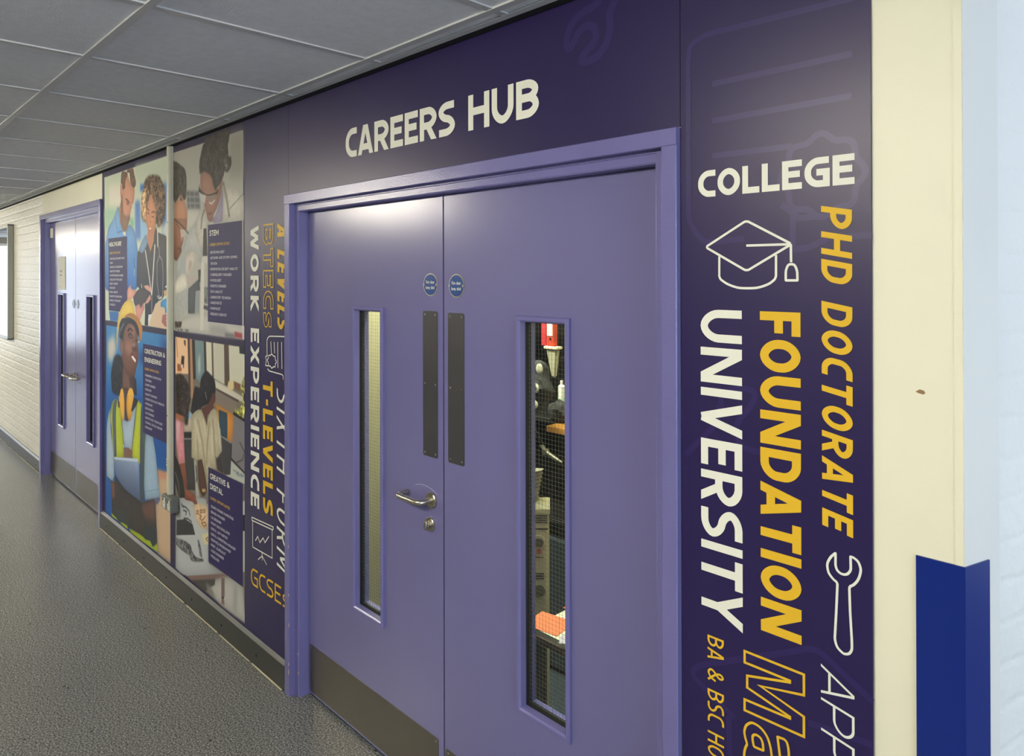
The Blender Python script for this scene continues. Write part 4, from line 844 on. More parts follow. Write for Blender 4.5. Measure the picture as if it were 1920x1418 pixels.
# corridor wall with two door openings
bm = bm_new()
box(bm, -7.352, -5.463, 0, .2, 2.26, 2.7); box(bm, -5.493, -2.755, 0, .2, 0, 2.7); box(bm, -2.755, -.89, 0, .2, 2.068, 2.7)
a = math.radians(17); ca, sa = math.cos(a), math.sin(a); cx = -.3202
prism(bm, [(-.89, 0), (cx, 0), (cx+sa*.106, ca*.106), (cx+sa*.106-.2, ca*.106), (cx-.2, .2), (-.89, .2)], 0, 2.7)
struct('wall_front', bm, CREAM, 'cream painted corridor wall carrying the purple doors and graphics', 'wall')
bm = bm_new(); box(bm, -16.1, -7.352, 0, .2, 0, 2.7); box(bm, -7.36, -7.33, .004, .2, 0, 2.26)
struct('wall_left', bm, BRICK, 'cream painted brick wall beside the far purple doors', 'wall')
# the splayed return at the right: smooth quoin first, then painted brick set back a few millimetres
p0 = Vector((cx+sa*.106, ca*.106)); dv = Vector((sa, ca)); nv = Vector((ca, -sa))
q = [p0-nv*.004, p0+dv*3-nv*.004, p0+dv*3-nv*.2, p0-nv*.19]
bm = bm_new(); prism(bm, [tuple(v) for v in q], 0, 2.7)
struct('wall_right', bm, BRICKW, 'white painted brick return wall at the right edge', 'wall')
bm = bm_new(); prism(bm, [tuple(Vector((cx, 0))+nv*.0012), tuple(p0+nv*.0012), tuple(p0-nv*.002), tuple(Vector((cx, 0))-nv*.002)], 0, 2.7)
struct('wall_corner', bm, WHITE, 'smooth white plastered edge of the return wall beside the cream wall', 'wall')
bm = bm_new(); box(bm, -16.1, 4.1, -3.75, -3.6, .02, 1.15); box(bm, -16.1, 4.1, -3.75, -3.59, .0, .12)
struct('wall_back_lower', bm, mat('bounce_cut_dark', '3d3f4a', .5), 'lower part of the unseen wall behind the camera, darkened to cut bounce light', 'wall')  # dark band added on the unseen wall to cut bounce onto the doors
bm = bm_new(); box(bm, -16.1, 4.1, -3.75, -3.6, 1.15, 2.7)
struct('wall_back', bm, mat('stone_wall_paint', '8d897d', .6), 'stone coloured upper wall of the corridor behind the camera', 'wall')
bm = bm_new(); box(bm, -16.1, -16.0, -3.7, -2.6, 0, 2.7); box(bm, -16.1, -16, -.3, .1, 0, 2.7); box(bm, -16.1, -16, -2.6, -.3, 0, .35); box(bm, -16.1, -16, -2.6, -.3, 2.35, 2.7)
struct('wall_end', bm, MATS['stone_wall_paint'], 'cream wall at the far end of the corridor with a window', 'wall')
bm = bm_new(); box(bm, 4.0, 4.1, -3.7, -2.85, 0, 2.7); box(bm, 4.0, 4.1, -.35, 3.0, 0, 2.7); box(bm, 4, 4.1, -2.85, -.35, 0, .45); box(bm, 4, 4.1, -2.85, -.35, 2.45, 2.7)
struct('wall_lobby', bm, CREAM, 'cream lobby wall with a window right of the camera', 'wall')
FRAMEW = mat('white_window_frame', 'd8dadb', .4)
def window(n, x, y0, y1, z0, z1, label, axis='x', at=None):
    t = thing('window_%d' % n, label, 'window', (x, (y0+y1)/2, z0) if axis == 'x' else ((y0+y1)/2, x, z0), kind='structure')
    bm = bm_new()
    def b(a0, a1, c0, c1):
        if axis == 'x': box(bm, x-.03, x+.03, a0, a1, c0, c1)
        else: box(bm, a0, a1, x-.03, x+.03, c0, c1)
    b(y0, y1, z0, z0+.06); b(y0, y1, z1-.06, z1); b(y0, y0+.06, z0, z1); b(y1-.06, y1, z0, z1); b((y0+y1)/2-.03, (y0+y1)/2+.03, z0, z1)
    obj('window_frame', bm, FRAMEW, t)
window(1, 4.03, -2.85, -.35, .45, 2.45, 'white framed lobby window right of the camera')
window(2, -16.03, -2.6, -.3, .35, 2.35, 'white framed window at the far end of the corridor')
# suspended ceiling: grid with lay-in tiles
cel = thing('ceiling', 'suspended ceiling of grey mineral tiles in a white metal grid', 'ceiling', (-6, -1.4, CH), kind='structure')
bm = bm_new(); box(bm, -16.1, 4.1, -3.75, .2, CH+.09, CH+.16); obj('slab', bm, DARKGAP, cel)
RY = [-.1116, -.7875, -1.4365, -2.0855, -2.7345, -3.3835]          # rails along the corridor
XS = [-2.003-.612*k for k in range(-9, 24)]
RH = .012
bm = bm_new()
for y in RY: box(bm, -16.1, 4.1, y-RH, y+RH, CH, CH+.035)
obj('main_rail', bm, GRID, cel)
bm = bm_new()
for x in XS: box(bm, x-RH, x+RH, -3.6, -.05, CH+.0015, CH+.03)
obj('cross_rail', bm, GRID, cel)
bm = bm_new(); box(bm, -16.1, 4.1, -.066, -.042, CH+.001, CH+.004); box(bm, -16.1, 4.1, -.0455, -.042, CH+.004, CH+.03); obj('edge_trim', bm, GRID, cel)
def tile_mesh(y0, y1):
    bm = bm_new(); box(bm, -.306+RH-.006, .306-RH+.006, y0, y1, CH+.006, CH+.02, .002, 1); return bm
rows = [(-.0995+.006-.012, -.056), (RY[1]+RH-.006, RY[0]-RH+.006), (RY[2]+RH-.006, RY[1]-RH+.006), (RY[3]+RH-.006, RY[2]-RH+.006), (RY[4]+RH-.006, RY[3]-RH+.006), (RY[5]+RH-.006, RY[4]-RH+.006), (-3.6, RY[5]-RH+.006)]
protos = {}
for ri, (y0, y1) in enumerate(rows):
    for i in range(len(XS)-1):
        xc = (XS[i]+XS[i+1])/2
        if xc > 3.9: continue
        if ri not in protos:
            bm = tile_mesh(y0, y1); o = obj('ceiling_tile', bm, TILE, cel); protos[ri] = o
            o.location = (xc-WORLD_AT[cel.name].x + WORLD_AT[cel.name].x, 0, 0)
        else:
            o = protos[ri].copy(); COL.objects.link(o); o.parent = cel
            o.location = (xc, 0, 0)
bm = bm_new(); box(bm, -16, -.33, -.0415, 0.0, CH+.005, CH+.02)
tag(obj('trim_1', bm, DARKGAP), 'black strip standing in for the shadow gap between the corridor wall and the ceiling', 'trim', kind='structure')  # solid black strip stands in for shade in the ceiling gap

# surface lamps under the ceiling, out of the picture on the camera's side of the corridor
LAMPM = mat('lamp_diffuser', 'fff6e2', .5, emit=LAMP_STRENGTH)
WHERE = ('nearest the lobby', 'opposite the gap between the two door sets', 'opposite the painted brick wall', 'furthest down the corridor')
for lx, wh in zip(LAMP_XS, WHERE):
    t = thing('ceiling_light', 'long surface mounted ceiling light, '+wh, 'light', (lx, -2.2, CH), group='corridor ceiling lights')
    bm = bm_new(); box(bm, lx-.63, lx+.63, -2.26, -2.14, CH-.03, CH, .004, 1); obj('lamp_body', bm, GRID, t)
    bm = bm_new(); box(bm, lx-.62, lx+.62, -2.29, -2.11, CH-.105, CH-.03, .02, 3); obj('lamp_diffuser', bm, LAMPM, t)

# skirting along the wall
def skirting(name, x0, x1, label, y=0.0):
    t = thing(name, label, 'skirting', ((x0+x1)/2, y-.02, 0), kind='structure')
    bm = bm_new(); prism(bm, [(y, 0), (y-.02, 0), (y-.0205, .100), (y-.019, .106), (y-.006, .119), (y, .119)], x0, x1, 'x'); obj('skirting_board', bm, SKIRT, t)
    x = x0+.16
    while x < x1-.05:
        bm = bm_new(); cyl(bm, (x, y-.0202, .052), .006, -.0012, 'y', 10); obj('screw', bm, DARKGAP, t); x += .38
    rng = random.Random(3); bm = bm_new(); x = x0+.01
    while x < x1-.02:
        L = min(rng.uniform(.1, .5), x1-x); h = rng.uniform(.003, .006); box(bm, x, x+L*.93, y-.0262, y-.0202, 0.0002, h, .0015, 1); x += L
    obj('sealant', bm, SEAL, t)
skirting('baseboard_middle', -5.478, -2.77, 'charcoal skirting under the wall graphics between the two pairs of doors')
skirting('baseboard_left', -16, -7.347, 'charcoal skirting under the painted brick wall')
skirting('baseboard_right', -.875, -.325, 'charcoal skirting under the violet panel at the right')

# ------------------------------------------------------------------ door sets
def door_frame(n, x0, x1, ztop, label):
    """painted frame: architrave, then rebated lining, heads and jambs."""
    t = thing('trim_%d' % n, label, 'door frame', ((x0+x1)/2, 0, 0), kind='structure')
    zi, zj = ztop-.041, ztop-.073
    for s in (0, 1):
        e, o = (x0, 1) if s == 0 else (x1, -1)
        bm = bm_new(); prism(bm, [(e, .001), (e, -.020), (e+o*.002, -.022), (e+o*.039, -.022), (e+o*.041, -.020), (e+o*.041, .004), (e+o*.046, .0042), (e+o*.049, .0042), (e+o*.0495, .006), (e+o*.0505, .006), (e+o*.052, .003), (e+o*.070, .003), (e+o*.074, .006), (e+o*.076, .05), (e+o*.088, .05), (e+o*.088, .2), (e+o*.012, .2), (e+o*.012, .001)], 0.0, ztop-.041 if 0 else zi)
        obj('jamb', bm, PURPLE_F, t)
    bm = bm_new(); prism(bm, [(.001, ztop), (-.020, ztop), (-.022, ztop-.002), (-.022, zi+.002), (-.020, zi), (.004, zi), (.0042, zi-.006), (.006, zi-.007), (.0034, zi-.009), (.0034, zj+.004), (.0064, zj), (.05, zj-.002), (.05, zj-.016), (.2, zj-.016), (.2, ztop-.012), (.001, ztop-.012)], x0, x1, 'x')
    obj('head', bm, PURPLE_F, t)
    return t, zj
def lever(t, x, z, y, s, name='lever_handle'):
    """return-to-door lever on a round rose; s = direction along x."""
    bm = bm_new(); cyl(bm, (x, y, z), .0265, -.009, 'y', 40, bev=.002)
    h = obj('handle_rose', bm, STEEL, t, smooth=True)
    r = .0095; P = [(x, y-.006, z), (x, y-.034, z)]
    for k in range(1, 7):
        th = math.pi/2*k/6; P.append((x+s*.022*(1-math.cos(th)), y-.034-.022*math.sin(th), z))
    P.append((x+s*.085, y-.057, z+.001))
    for k in range(1, 7):
        th = math.pi/2*k/6; P.append((x+s*(.103+.022*math.sin(th)), y-.057+.022*(1-math.cos(th)), z+.002))
    P.append((x+s*.125, y-.010, z+.002))
    bm = bm_new(); tube(bm, P, r, 16); obj('handle_lever', bm, STEEL, h, smooth=True)
def leaf(n, x0, x1, z0, z1, y, vx, vz0, vz1, label, meet, lit=True):
    """one door leaf; y is its front face, vx the centre of its vision panel, meet +1 when the meeting edge is at x1."""
    t = thing('door_%d' % n, label, 'door', ((x0+x1)/2, y, z0), kind='structure')
    vw = .102; a0, a1 = vx-vw, vx+vw; th = .046
    bm = bm_new()
    g = .012
    box(bm, x0, a0+g, y, y+th, z0, z1); box(bm, a1-g, x1, y, y+th, z0, z1); box(bm, a0+g, a1-g, y, y+th, z0, vz0+g); box(bm, a0+g, a1-g, y, y+th, vz1-g, z1)
    bmesh.ops.remove_doubles(bm, verts=bm.verts[:], dist=1e-5)
    obj('door_panel', bm, PURPLE, t)
    # glazing bead: proud frame with a deep reveal
    def bead(yo, yi, name, bw=.017):
        bm = bm_new()
        prof = [(0, yo+.003 if yo < yi else yo-.003), (.003, yo), (bw-.005, yo), (bw, yo+(.004 if yo < yi else -.004)), (bw, yi), (0, yi)]
        def ring(d): return [(a0+d, vz0+d), (a1-d, vz0+d), (a1-d, vz1-d), (a0+d, vz1-d)]
        V = [[bm.verts.new((p[0], yy, p[1])) for p in ring(d)] for d, yy in prof]; fs = []
        for i in range(len(V)):
            A, B = V[i], V[(i+1) % len(V)]
            for k in range(4): fs.append(bm.faces.new((A[k], A[(k+1) % 4], B[(k+1) % 4], B[k])))
        bmesh.ops.recalc_face_normals(bm, faces=fs)
        return obj(name, bm, PURPLE_F, t)
    bead(y-.012, y+.016, 'glazing_bead'); bead(y+th+.012, y+.032, 'glazing_bead', .0172)
    b0, b1, c0, c1 = a0+.017, a1-.017, vz0+.017, vz1-.017
    bm = bm_new()
    for q in ((b0-.001, b0+.0035, c0, c1), (b1-.0035, b1+.001, c0, c1), (b0, b1, c0-.001, c0+.0035), (b0, b1, c1-.0035, c1+.001)): box(bm, q[0], q[1], y+.014, y+.034, q[2], q[3])
    obj('gasket', bm, BLACKR, t)
    bm = bm_new(); box(bm, b0+.001, b1-.001, y+.0205, y+.0265, c0+.001, c1-.001); obj('glass', bm, GLASS, t)
    bm = bm_new(); yw = y+.0235; r = .0003; k = 0
    x = b0+.006
    while x < b1: box(bm, x-r, x+r, yw-r, yw+r, c0+.002, c1-.002); x += .0127
    z = c0+.008
    while z < c1: box(bm, b0+.002, b1-.002, yw-r, yw+r, z-r, z+r); z += .0127
    w_ = obj('wire_grid', bm, WIRE, t); w_['kind'] = 'stuff'
    return t
def fire_sign(t, x, z, y):
    bm = bm_new(); cyl(bm, (x, y, z), .038, -.0016, 'y', 48); s = obj('fire_door_sign', bm, STEEL, t, smooth=True); s['label'] = 'round blue mandatory fire door sign with steel rim'
    bm = bm_new(); cyl(bm, (x, y-.0012, z), .0345, -.0011, 'y', 48); obj('sign_face', bm, SIGNB, s)
    for d in (-.0335, .0335):
        bm = bm_new(); cyl(bm, (x+d, y-.002, z), .0045, -.0016, 'y', 14); obj('screw', bm, SCREW, s)
    bm = bm_new()
    place_text(bm, 'Fire door', .15, (x-.0225, z+.0035), (1, 0), (0, 1), .0105, .045, y=y-.0027)
    place_text(bm, 'keep shut', .15, (x-.0235, z-.0145), (1, 0), (0, 1), .0105, .047, y=y-.0027)
    obj('lettering', face_front(bm), WPRINT, s)
def push_plate(t, x0, x1, z0, z1, y):
    bm = bm_new()
    pl = fillet([(x0, z0, .007), (x1, z0, .007), (x1, z1, .007), (x0, z1, .007)], True)
    prism(bm, [tuple(p) for p in pl], y, y-.0018, 'y'); p_ = obj('push_plate', bm, PUSH, t); p_['label'] = 'dark grey vertical push plate'
    for x in (x0+.011, x1-.011):
        for z in (z0+.012, (z0+z1)/2, z1-.012):
            bm = bm_new(); cyl(bm, (x, y-.0016, z), .0036, -.0012, 'y', 12, bev=.0006); obj('screw', bm, SCREW, p_)
def kick(t, x0, x1, z0, z1, y):
    bm = bm_new(); pl = fillet([(x0, z0), (x1, z0), (x1, z1, .008), (x0, z1, .008)], True)
    prism(bm, [tuple(p) for p in pl], y, y-.0014, 'y'); p_ = obj('kick_plate', bm, KICK, t); p_['label'] = 'brushed steel kick plate'
    for x in (x0+.012, x1-.012):
        bm = bm_new(); cyl(bm, (x, y-.0012, z1-.012), .0034, -.001, 'y', 10); obj('screw', bm, SCREW, p_)

Y = .045
fr, zj = door_frame(2, -2.768, -.877, 2.0805, 'purple gloss door frame around the near double doors')
flk = []
rng = random.Random(5)
for (x, y, z, rx, rz) in [(-2.7285, -.0222, .295, .0022, .010), (-2.729, -.0222, .135, .002, .008), (-2.730, -.0222, .10, .0025, .013), (-2.7315, -.0222, .62, .002, .007), (-2.7295, -.0222, .42, .002, .006), (-2.6965, .0027, .1, .0018, .008), (-2.697, .0027, .18, .0015, .005)]:
    bm = bm_new(); pts = [(x+rx*math.cos(k*.7854)*rng.uniform(.7, 1.2), z+rz*math.sin(k*.7854)*rng.uniform(.7, 1.2)) for k in range(8)]
    prism(bm, pts, y, y-.0006, 'y'); o = obj('paint_chip', bm, CHIP, fr)
d1 = leaf(1, -2.679, -1.8, .014, 2.0045, Y, -2.234, .476, 1.629, 'left leaf of the near purple doors with lever handle', 1)
d2 = leaf(2, -1.793, -.966, .014, 2.0045, Y, -1.351, .476, 1.626, 'right leaf of the near purple doors without a handle', -1)
fire_sign(d1, -1.8635, 1.712, Y); fire_sign(d2, -1.729, 1.7095, Y)
push_plate(d1, -1.904, -1.8265, 1.138, 1.624, Y); push_plate(d2, -1.7715, -1.692, 1.138, 1.6225, Y)
kick(d1, -2.676, -1.8255, .022, .2165, Y); kick(d2, -1.787, -.97, .022, .206, Y)
lever(d1, -1.858, .996, Y, -1)
bm = bm_new(); cyl(bm, (-1.8655, Y, .914), .0235, -.007, 'y', 36, bev=.0015); e = obj('lock_rose', bm, STEEL, d1, smooth=True)
bm = bm_new(); cyl(bm, (-1.8655, Y-.006, .914), .011, -.012, 'y', 24); box(bm, -1.872, -1.859, Y-.026, Y-.016, .899, .929, .003, 2); obj('thumb_turn', bm, STEEL, e, smooth=True)
# arc scratched into the paint above the lever
bm = bm_new(); tube(bm, [(-1.95+.12*k/14, Y-.0003, 1.028+.012*math.sin(k/14*math.pi)-.0006*k) for k in range(15)], .0007, 6); o = obj('paint_scratch', bm, mat('pale_scratch', 'a5a3c4', .5), d1)

fr2, zj2 = door_frame(3, -7.345, -5.4785, 2.2775, 'purple gloss door frame around the far double doors')
d3 = leaf(3, -7.256, -6.415, .014, 2.2015, Y, -6.855, .476, 1.60, 'left leaf of the far purple doors with a white notice', 1)
d4 = leaf(4, -6.408, -5.567, .014, 2.2015, Y, -5.967, .476, 1.60, 'right leaf of the far purple doors beside the healthcare poster', -1)
for d_, xm, zt in ((d1, -1.7965, 2.0), (d3, -6.4115, 2.197)):
    bm = bm_new(); box(bm, xm-.0045, xm+.0045, Y+.016, Y+.03, .02, zt); obj('leaf_gap_shade', bm, BLACKR, d_)  # black strip behind the meeting edges, painting the gap's shade
fire_sign(d3, -6.47, 1.52, Y); fire_sign(d4, -6.35, 1.52, Y)
kick(d3, -7.25, -6.43, .022, .215, Y); kick(d4, -6.39, -5.57, .022, .215, Y)
lever(d3, -6.46, .945, Y, -1); lever(d4, -6.36, .945, Y, 1)
bm = bm_new(); box(bm, -6.955, -6.735, Y-.004, Y, 1.628, 1.905, .001, 1); s = obj('door_notice', bm, PAPERW, d3); s['label'] = 'white notice plate with small dark wording'
bm = bm_new()
place_text(bm, 'Sound', .16, (-6.90, 1.775), (1, 0), (0, 1), .022, .07, y=Y-.0045); place_text(bm, 'Room', .16, (-6.90, 1.742), (1, 0), (0, 1), .022, .062, y=Y-.0045)
box(bm, -6.90, -6.87, Y-.0046, Y-.0044, 1.652, 1.657)
obj('lettering', face_front(bm), mat('dark_ink', '35353a', .5), s)
bm = bm_new(); box(bm, -7.245, -7.15, Y-.006, Y, 2.075, 2.16, .002, 1); s = obj('corner_plate', bm, PAPERW, d3); s['label'] = 'small cream plate at the top hinge corner'

# ------------------------------------------------------------------ wall graphics
YB0, YB1 = -.006, -.0005
def board(name, x0, x1, z0, z1, label, group='printed wall graphic panels'):
    t = thing(name, label, 'wall graphic', ((x0+x1)/2, 0, z0), group=None)
    bm = bm_new(); box(bm, x0, x1, YB0, YB1, z0, z1); obj('board', bm, BOARDM, t)
    return t
def letters(parent, material, label, *calls, clip=None):
    bm = bm_new()
    for c in calls: place_text(bm, *c[0], **c[1])
    if clip is not None:
        bmesh.ops.bisect_plane(bm, geom=bm.verts[:]+bm.edges[:]+bm.faces[:], plane_co=(clip, 0, 0), plane_no=(1, 0, 0), clear_outer=True)
    o = obj('lettering', face_front(bm), material, parent)
    if label: o['label'] = label
    return o
def art(name, parent, material, strokes, wd, label, y=-.0070):
    o = obj(name, line_art(bm_new(), strokes, wd, y), material, parent); o['label'] = label
    return o
DN, RT = ((0, -1), (1, 0)), ((1, 0), (0, 1))
def T(s, w, o, du, cap, L, **k): return ((s, w, o, du[0], du[1], cap, L), k)
TOP = CH+.004
# left panel: healthcare above construction
pl = board('wall_graphic_panel', -5.4785, -4.1515, .119, TOP, 'graphic panel beside the far doors showing healthcare and construction photos')
gap = '2c2840'
img = paint(22, 1348, 120, 2459, 3, ART_CONSTRUCTION[:0]+ART_HEALTHCARE+ART_CONSTRUCTION, '2f2b44')
GAPROW = int((1416-120)/3)
pr_h = print_sheet('photo_print', pl, img[GAPROW:], 22, 120+GAPROW*3, 3, 'printed photo of a man and a curly haired woman in healthcare clothing with a tablet')
pr_c = print_sheet('photo_print', pl, img[:GAPROW+1], 22, 120, 3, 'printed photo of a woman in a yellow hard hat and hi-vis vest with a clipboard')
def info(parent, pts, label):
    bm = bm_new(); vs = [bm.verts.new((x/1000-5.5, -.0068, z/1000)) for x, z in pts]; bm.faces.new(vs)
    o = obj('info_box', face_front(bm), INFO, parent); o['label'] = label
def listing(parent, x, w, titles, gold, lines, z_title, z_gold, z_list, pitch, gold_len, tw):
    X = lambda v: v/1000-5.5
    letters(parent, WPRINT, 'white heading '+' '.join(t for t, *_ in titles).lower(), *[T(t, .19, (X(x), (z_title-51*i)/1000), RT, .0275, l/1000) for i, (t, l) in enumerate(titles)])
    letters(parent, GOLD, 'gold sub-heading career opportunities', T(gold, .15, (X(x), z_gold/1000), RT, .0132, gold_len/1000))
    calls = []
    for i, ln in enumerate(lines):
        z = (z_list-pitch*i)/1000
        ind = ln.startswith('~'); s = ln.lstrip('~')
        if not ind: calls.append(T('-', .13, (X(x), z), RT, .0122, .004))
        V, F, L = text_polys(s, .13, .12)
        calls.append(T(s, .13, (X(x+13), z), RT, .0122, L*tw/1000))
    letters(parent, SMALLW, 'small white list of job titles', *calls)
HB = [(171, 1509), (171, 1997), (579, 1997), (579, 1618), (0, 0), (0, 0)]
info(pr_h, BOX_H, 'navy healthcare information box')
listing(pr_h, 191, 0, [('HEALTHCARE', 265)], 'CAREER OPPORTUNITIES', ['OPERATING DEPARTMENT PRACTI-', '~TIONER', 'THERAPEUTIC RADIOGRAPHER', 'ANAESTHETIC MEDICINE', 'HIGH PERFORMANCE MANAGER', 'CONSULTANT PSYCHOLOGIST', 'SPEECH THERAPIST', 'PROSTHETIST', 'MEDICAL SCIENTIST', 'DIAGNOSTIC RADIOGRAPHER', 'SURGICAL TECHNOLOGIST', 'COUNSELLOR'], 1941, 1890, 1852, 27.9, 245, 18.4)
info(pr_c, [(885, 794), (1297, 794), (1297, 1332), (885, 1332)], 'navy construction and engineering information box')
listing(pr_c, 916, 0, [('CONSTRUCTION &', 348), ('ENGINEERING', 285)], 'CAREER OPPORTUNITIES', ['ENGINEERING CONSTRUCTION', '~TECHNICIAN', 'QUARRY ENGINEER', 'ESTIMATOR', 'QUANTITY SURVEYOR', 'CONSTRUCTION PLANT OPERATOR', 'HYDROLOGIST', 'GEOTECHNICIAN', 'CAD TECHNICIAN', 'ARCHITECTURAL TECHNOLOGIST', 'TECHNICAL TEXTILES DESIGNER', 'ERGONOMIST'], 1277, 1177, 1140, 28.3, 249, 18.4)
# middle panel: STEM above creative, then the column of qualifications
pm = board('wall_graphic_panel', -4.1485, -2.7600, .119, TOP, 'graphic panel left of the near doors with laboratory and studio photos')
img = paint(1352, 2312, 120, 2459, 3, ART_STEM+ART_CREATIVE, '2f2b44')
GAPROW = int((1388-120)/3)
pr_s = print_sheet('photo_print', pm, img[GAPROW:], 1352, 120+GAPROW*3, 3, 'printed photo of two people in safety glasses and white coats at a microscope')
pr_d = print_sheet('photo_print', pm, img[:GAPROW+1], 1352, 120, 3, 'printed photo of two women at a design studio table')
info(pr_s, [(1883, 1511), (2288, 1511), (2288, 2000), (1883, 2000)], 'navy stem information box')
listing(pr_s, 1906, 0, [('STEM', 112)], 'CAREER OPPORTUNITIES', ['BIOTECHNOLOGIST', 'NETWORK AND SYSTEM ADMINIS-', '~TRATION', 'INFORMATION SECURITY ANALYST', 'CYBERSECURITY MANAGER', 'PHYSIOLOGIST', 'ROBOTICS ENGINEER', 'DATA ANALYST', 'LABORATORY TECHNICIAN', 'ANAESTHETIST', 'PHARMACIST', 'RESEARCH SCIENTIST'], 1943, 1892, 1854, 28.0, 242, 18.4)
info(pr_d, [(1888, 299), (2293, 299), (2293, 777), (1888, 777)], 'navy creative and digital information box')
listing(pr_d, 1911, 0, [('CREATIVE &', 234), ('DIGITAL', 157)], 'CAREER OPPORTUNITIES', ['SEARCH ENGINE MARKETING', 'BRAND MANAGER', 'UX DESIGNER', 'FRONT END DEVELOPER', 'DIGITAL COPYWRITER', 'DIGITAL MARKETING MANAGER', 'GRAPHICS PROGRAMMER', 'PRINT JOURNALIST', 'AUDIO ENGINEER', 'PRODUCER'], 724, 622, 582, 27.5, 240, 18.4)
letters(pm, WPRINT, 'bold white vertical lettering reading work experience', T('WORK', .225, (-3.122, 1.969), DN, .084, .390, gap=.22), T('EXPERIENCE', .225, (-3.121, 1.505), DN, .086, .806, gap=.2))
letters(pm, GOLD, 'gold outlined vertical lettering reading btecs', T('BTECS', .24, (-2.990, 1.967), DN, .092, .450, outline=.06, gap=.2, small={4: .8}))
letters(pm, GOLD, 'gold slanted vertical lettering reading a levels', T('A LEVELS', .21, (-2.858, 1.966), DN, .088, .446, slant=.2, gap=.16), clip=-2.7605)
letters(pm, GOLD, 'bold gold vertical lettering reading t-levels', T('T-LEVELS', .22, (-2.997, 1.283), DN, .094, .586, gap=.16))
letters(pm, WPRINT, 'thin white slanted vertical lettering reading sixth form', T('SIXTH FORM', .1, (-2.866, 1.262), DN, .118, .760, slant=.2, gap=.22), clip=-2.7605)
letters(pm, GOLD, 'thin gold lettering reading gcses', T('GCSES', .12, (-3.120, .3415), RT, .077, .352, gap=.16, small={4: .72}), clip=-2.7605)
# right panel and header
ph = board('wall_graphic_panel', -2.7585, -.8765, 2.083, TOP, 'wide violet header panel above the near doors reading careers hub')
letters(ph, WPRINT, 'bold white lettering reading careers hub', T('CAREERS HUB', .215, (-2.308, 2.1805), RT, .1068, .990, gap=.095))
pr = board('wall_graphic_panel', -.8745, -.4665, .119, TOP, 'tall violet panel right of the near doors reading college and university')
letters(pr, WPRINT, 'bold white lettering reading college', T('COLLEGE', .225, (-.8295, 1.9158), RT, .0587, .334, gap=.09))
letters(pr, GOLD, 'gold slanted vertical lettering reading phd doctorate', T('PHD DOCTORATE', .2, (-.5585, 1.8785), DN, .0580, .626, slant=.2, gap=.17))
letters(pr, WPRINT, 'white vertical lettering reading university', T('UNIVERSITY', .18, (-.8245, 1.6665), DN, .0985, .684, gap=.12))
letters(pr, GOLD, 'bold gold vertical lettering reading foundation', T('FOUNDATION', .215, (-.6855, 1.6670), DN, .0855, .666, gap=.10))
letters(pr, GOLD, 'thin gold vertical lettering reading ba and bsc hons', T('BA & BSC HONS', .12, (-.8098, .9470), DN, .0393, .318, gap=.13))
letters(pr, WPRINT, 'thin white slanted vertical lettering starting with appr', T('APPRENTICE', .075, (-.5622, .9790), DN, .0628, .535, slant=.2, gap=.14))
# icons: real line drawings printed on the panels (x, z in metres on the wall)
art('cap_icon', pr, WPRINT, CAP_STROKES, .0050, 'white line drawing of a graduation cap')
art('spanner_icon', pr, WPRINT, SPANNER_STROKES, .0048, 'white line drawing of a spanner')
art('letter_outline', pr, GOLD, MA_STROKES, .0052, 'gold outlined letters m and a')
art('certificate_icon', pm, WPRINT, CERT_STROKES, .0050, 'white line drawing of a certificate with a rosette')
art('easel_icon', pm, WPRINT, EASEL_STROKES, .0050, 'white line drawing of a presentation screen on a stand')
art('certificate_watermark', pr, TINT, WM_CERT, .0125, 'faint violet outline of a large certificate', y=-.0066)
art('cap_watermark', pr, TINT, WM_CAP, .0125, 'faint violet outline of a large graduation cap', y=-.0066)
art('spanner_watermark', ph, TINT, WM_SPAN, .020, 'faint violet outline of a large spanner', y=-.0066)


# ------------------------------------------------------------------ things on and against the wall
t = thing('cable_conduit', 'off-white plastic cable conduit running down between the healthcare and laboratory photos', 'conduit', (-4.11, -.018, .53))
bm = bm_new(); pl_ = fillet([(-4.137, -.0065), (-4.137, -.034, .012), (-4.101, -.034, .012), (-4.101, -.0065)], False); prism(bm, [tuple(p) for p in pl_], .532, TOP+.01); obj('conduit_pipe', bm, GREYP, t, smooth=True)
for z in (2.335, 1.512, .71):
    bm = bm_new()
    for dz in (-.016, .0, .016): pl_ = fillet([(-4.139, -.0065), (-4.139, -.0365, .013), (-4.099, -.0365, .013), (-4.099, -.0065)], False); prism(bm, [tuple(p) for p in pl_], z+dz-.004, z+dz+.004)
    obj('coupling', bm, GREYP, t, smooth=True)
for x, z in ((-4.112, 2.04), (-4.13, .985), (-4.122, .968)):
    bm = bm_new(); cyl(bm, (x, -.0338, z), .004, -.0008, 'y', 12); obj('screw_hole', bm, DARKGAP, t)
t = thing('wall_socket', 'grey metal double wall socket under the off-white conduit', 'socket', (-4.09, -.03, .45))
bm = bm_new(); box(bm, -4.164, -4.018, -.046, -.0065, .452, .531, .003, 2); obj('back_box', bm, METALCLAD, t)
bm = bm_new(); box(bm, -4.161, -4.021, -.0485, -.0455, .455, .528, .0015, 1); fp = obj('face_plate', bm, METALCLAD, t)
for x in (-4.128, -4.055):
    bm = bm_new(); box(bm, x-.006+.012, x+.006+.012, -.052, -.0482, .500, .519, .001, 1); obj('switch', bm, WPRINT, fp)
    bm = bm_new(); box(bm, x-.020, x+.020, -.0496, -.0482, .461, .497, .001, 1); sk = obj('outlet', bm, mat('outlet_white', 'c9c9c2', .4), fp)
    bm = bm_new(); box(bm, x-.002, x+.002, -.0500, -.0494, .483, .492); box(bm, x-.014, x-.008, -.05, -.0494, .467, .471); box(bm, x+.008, x+.014, -.05, -.0494, .467, .471); obj('pin_slots', bm, DARKGAP, sk)
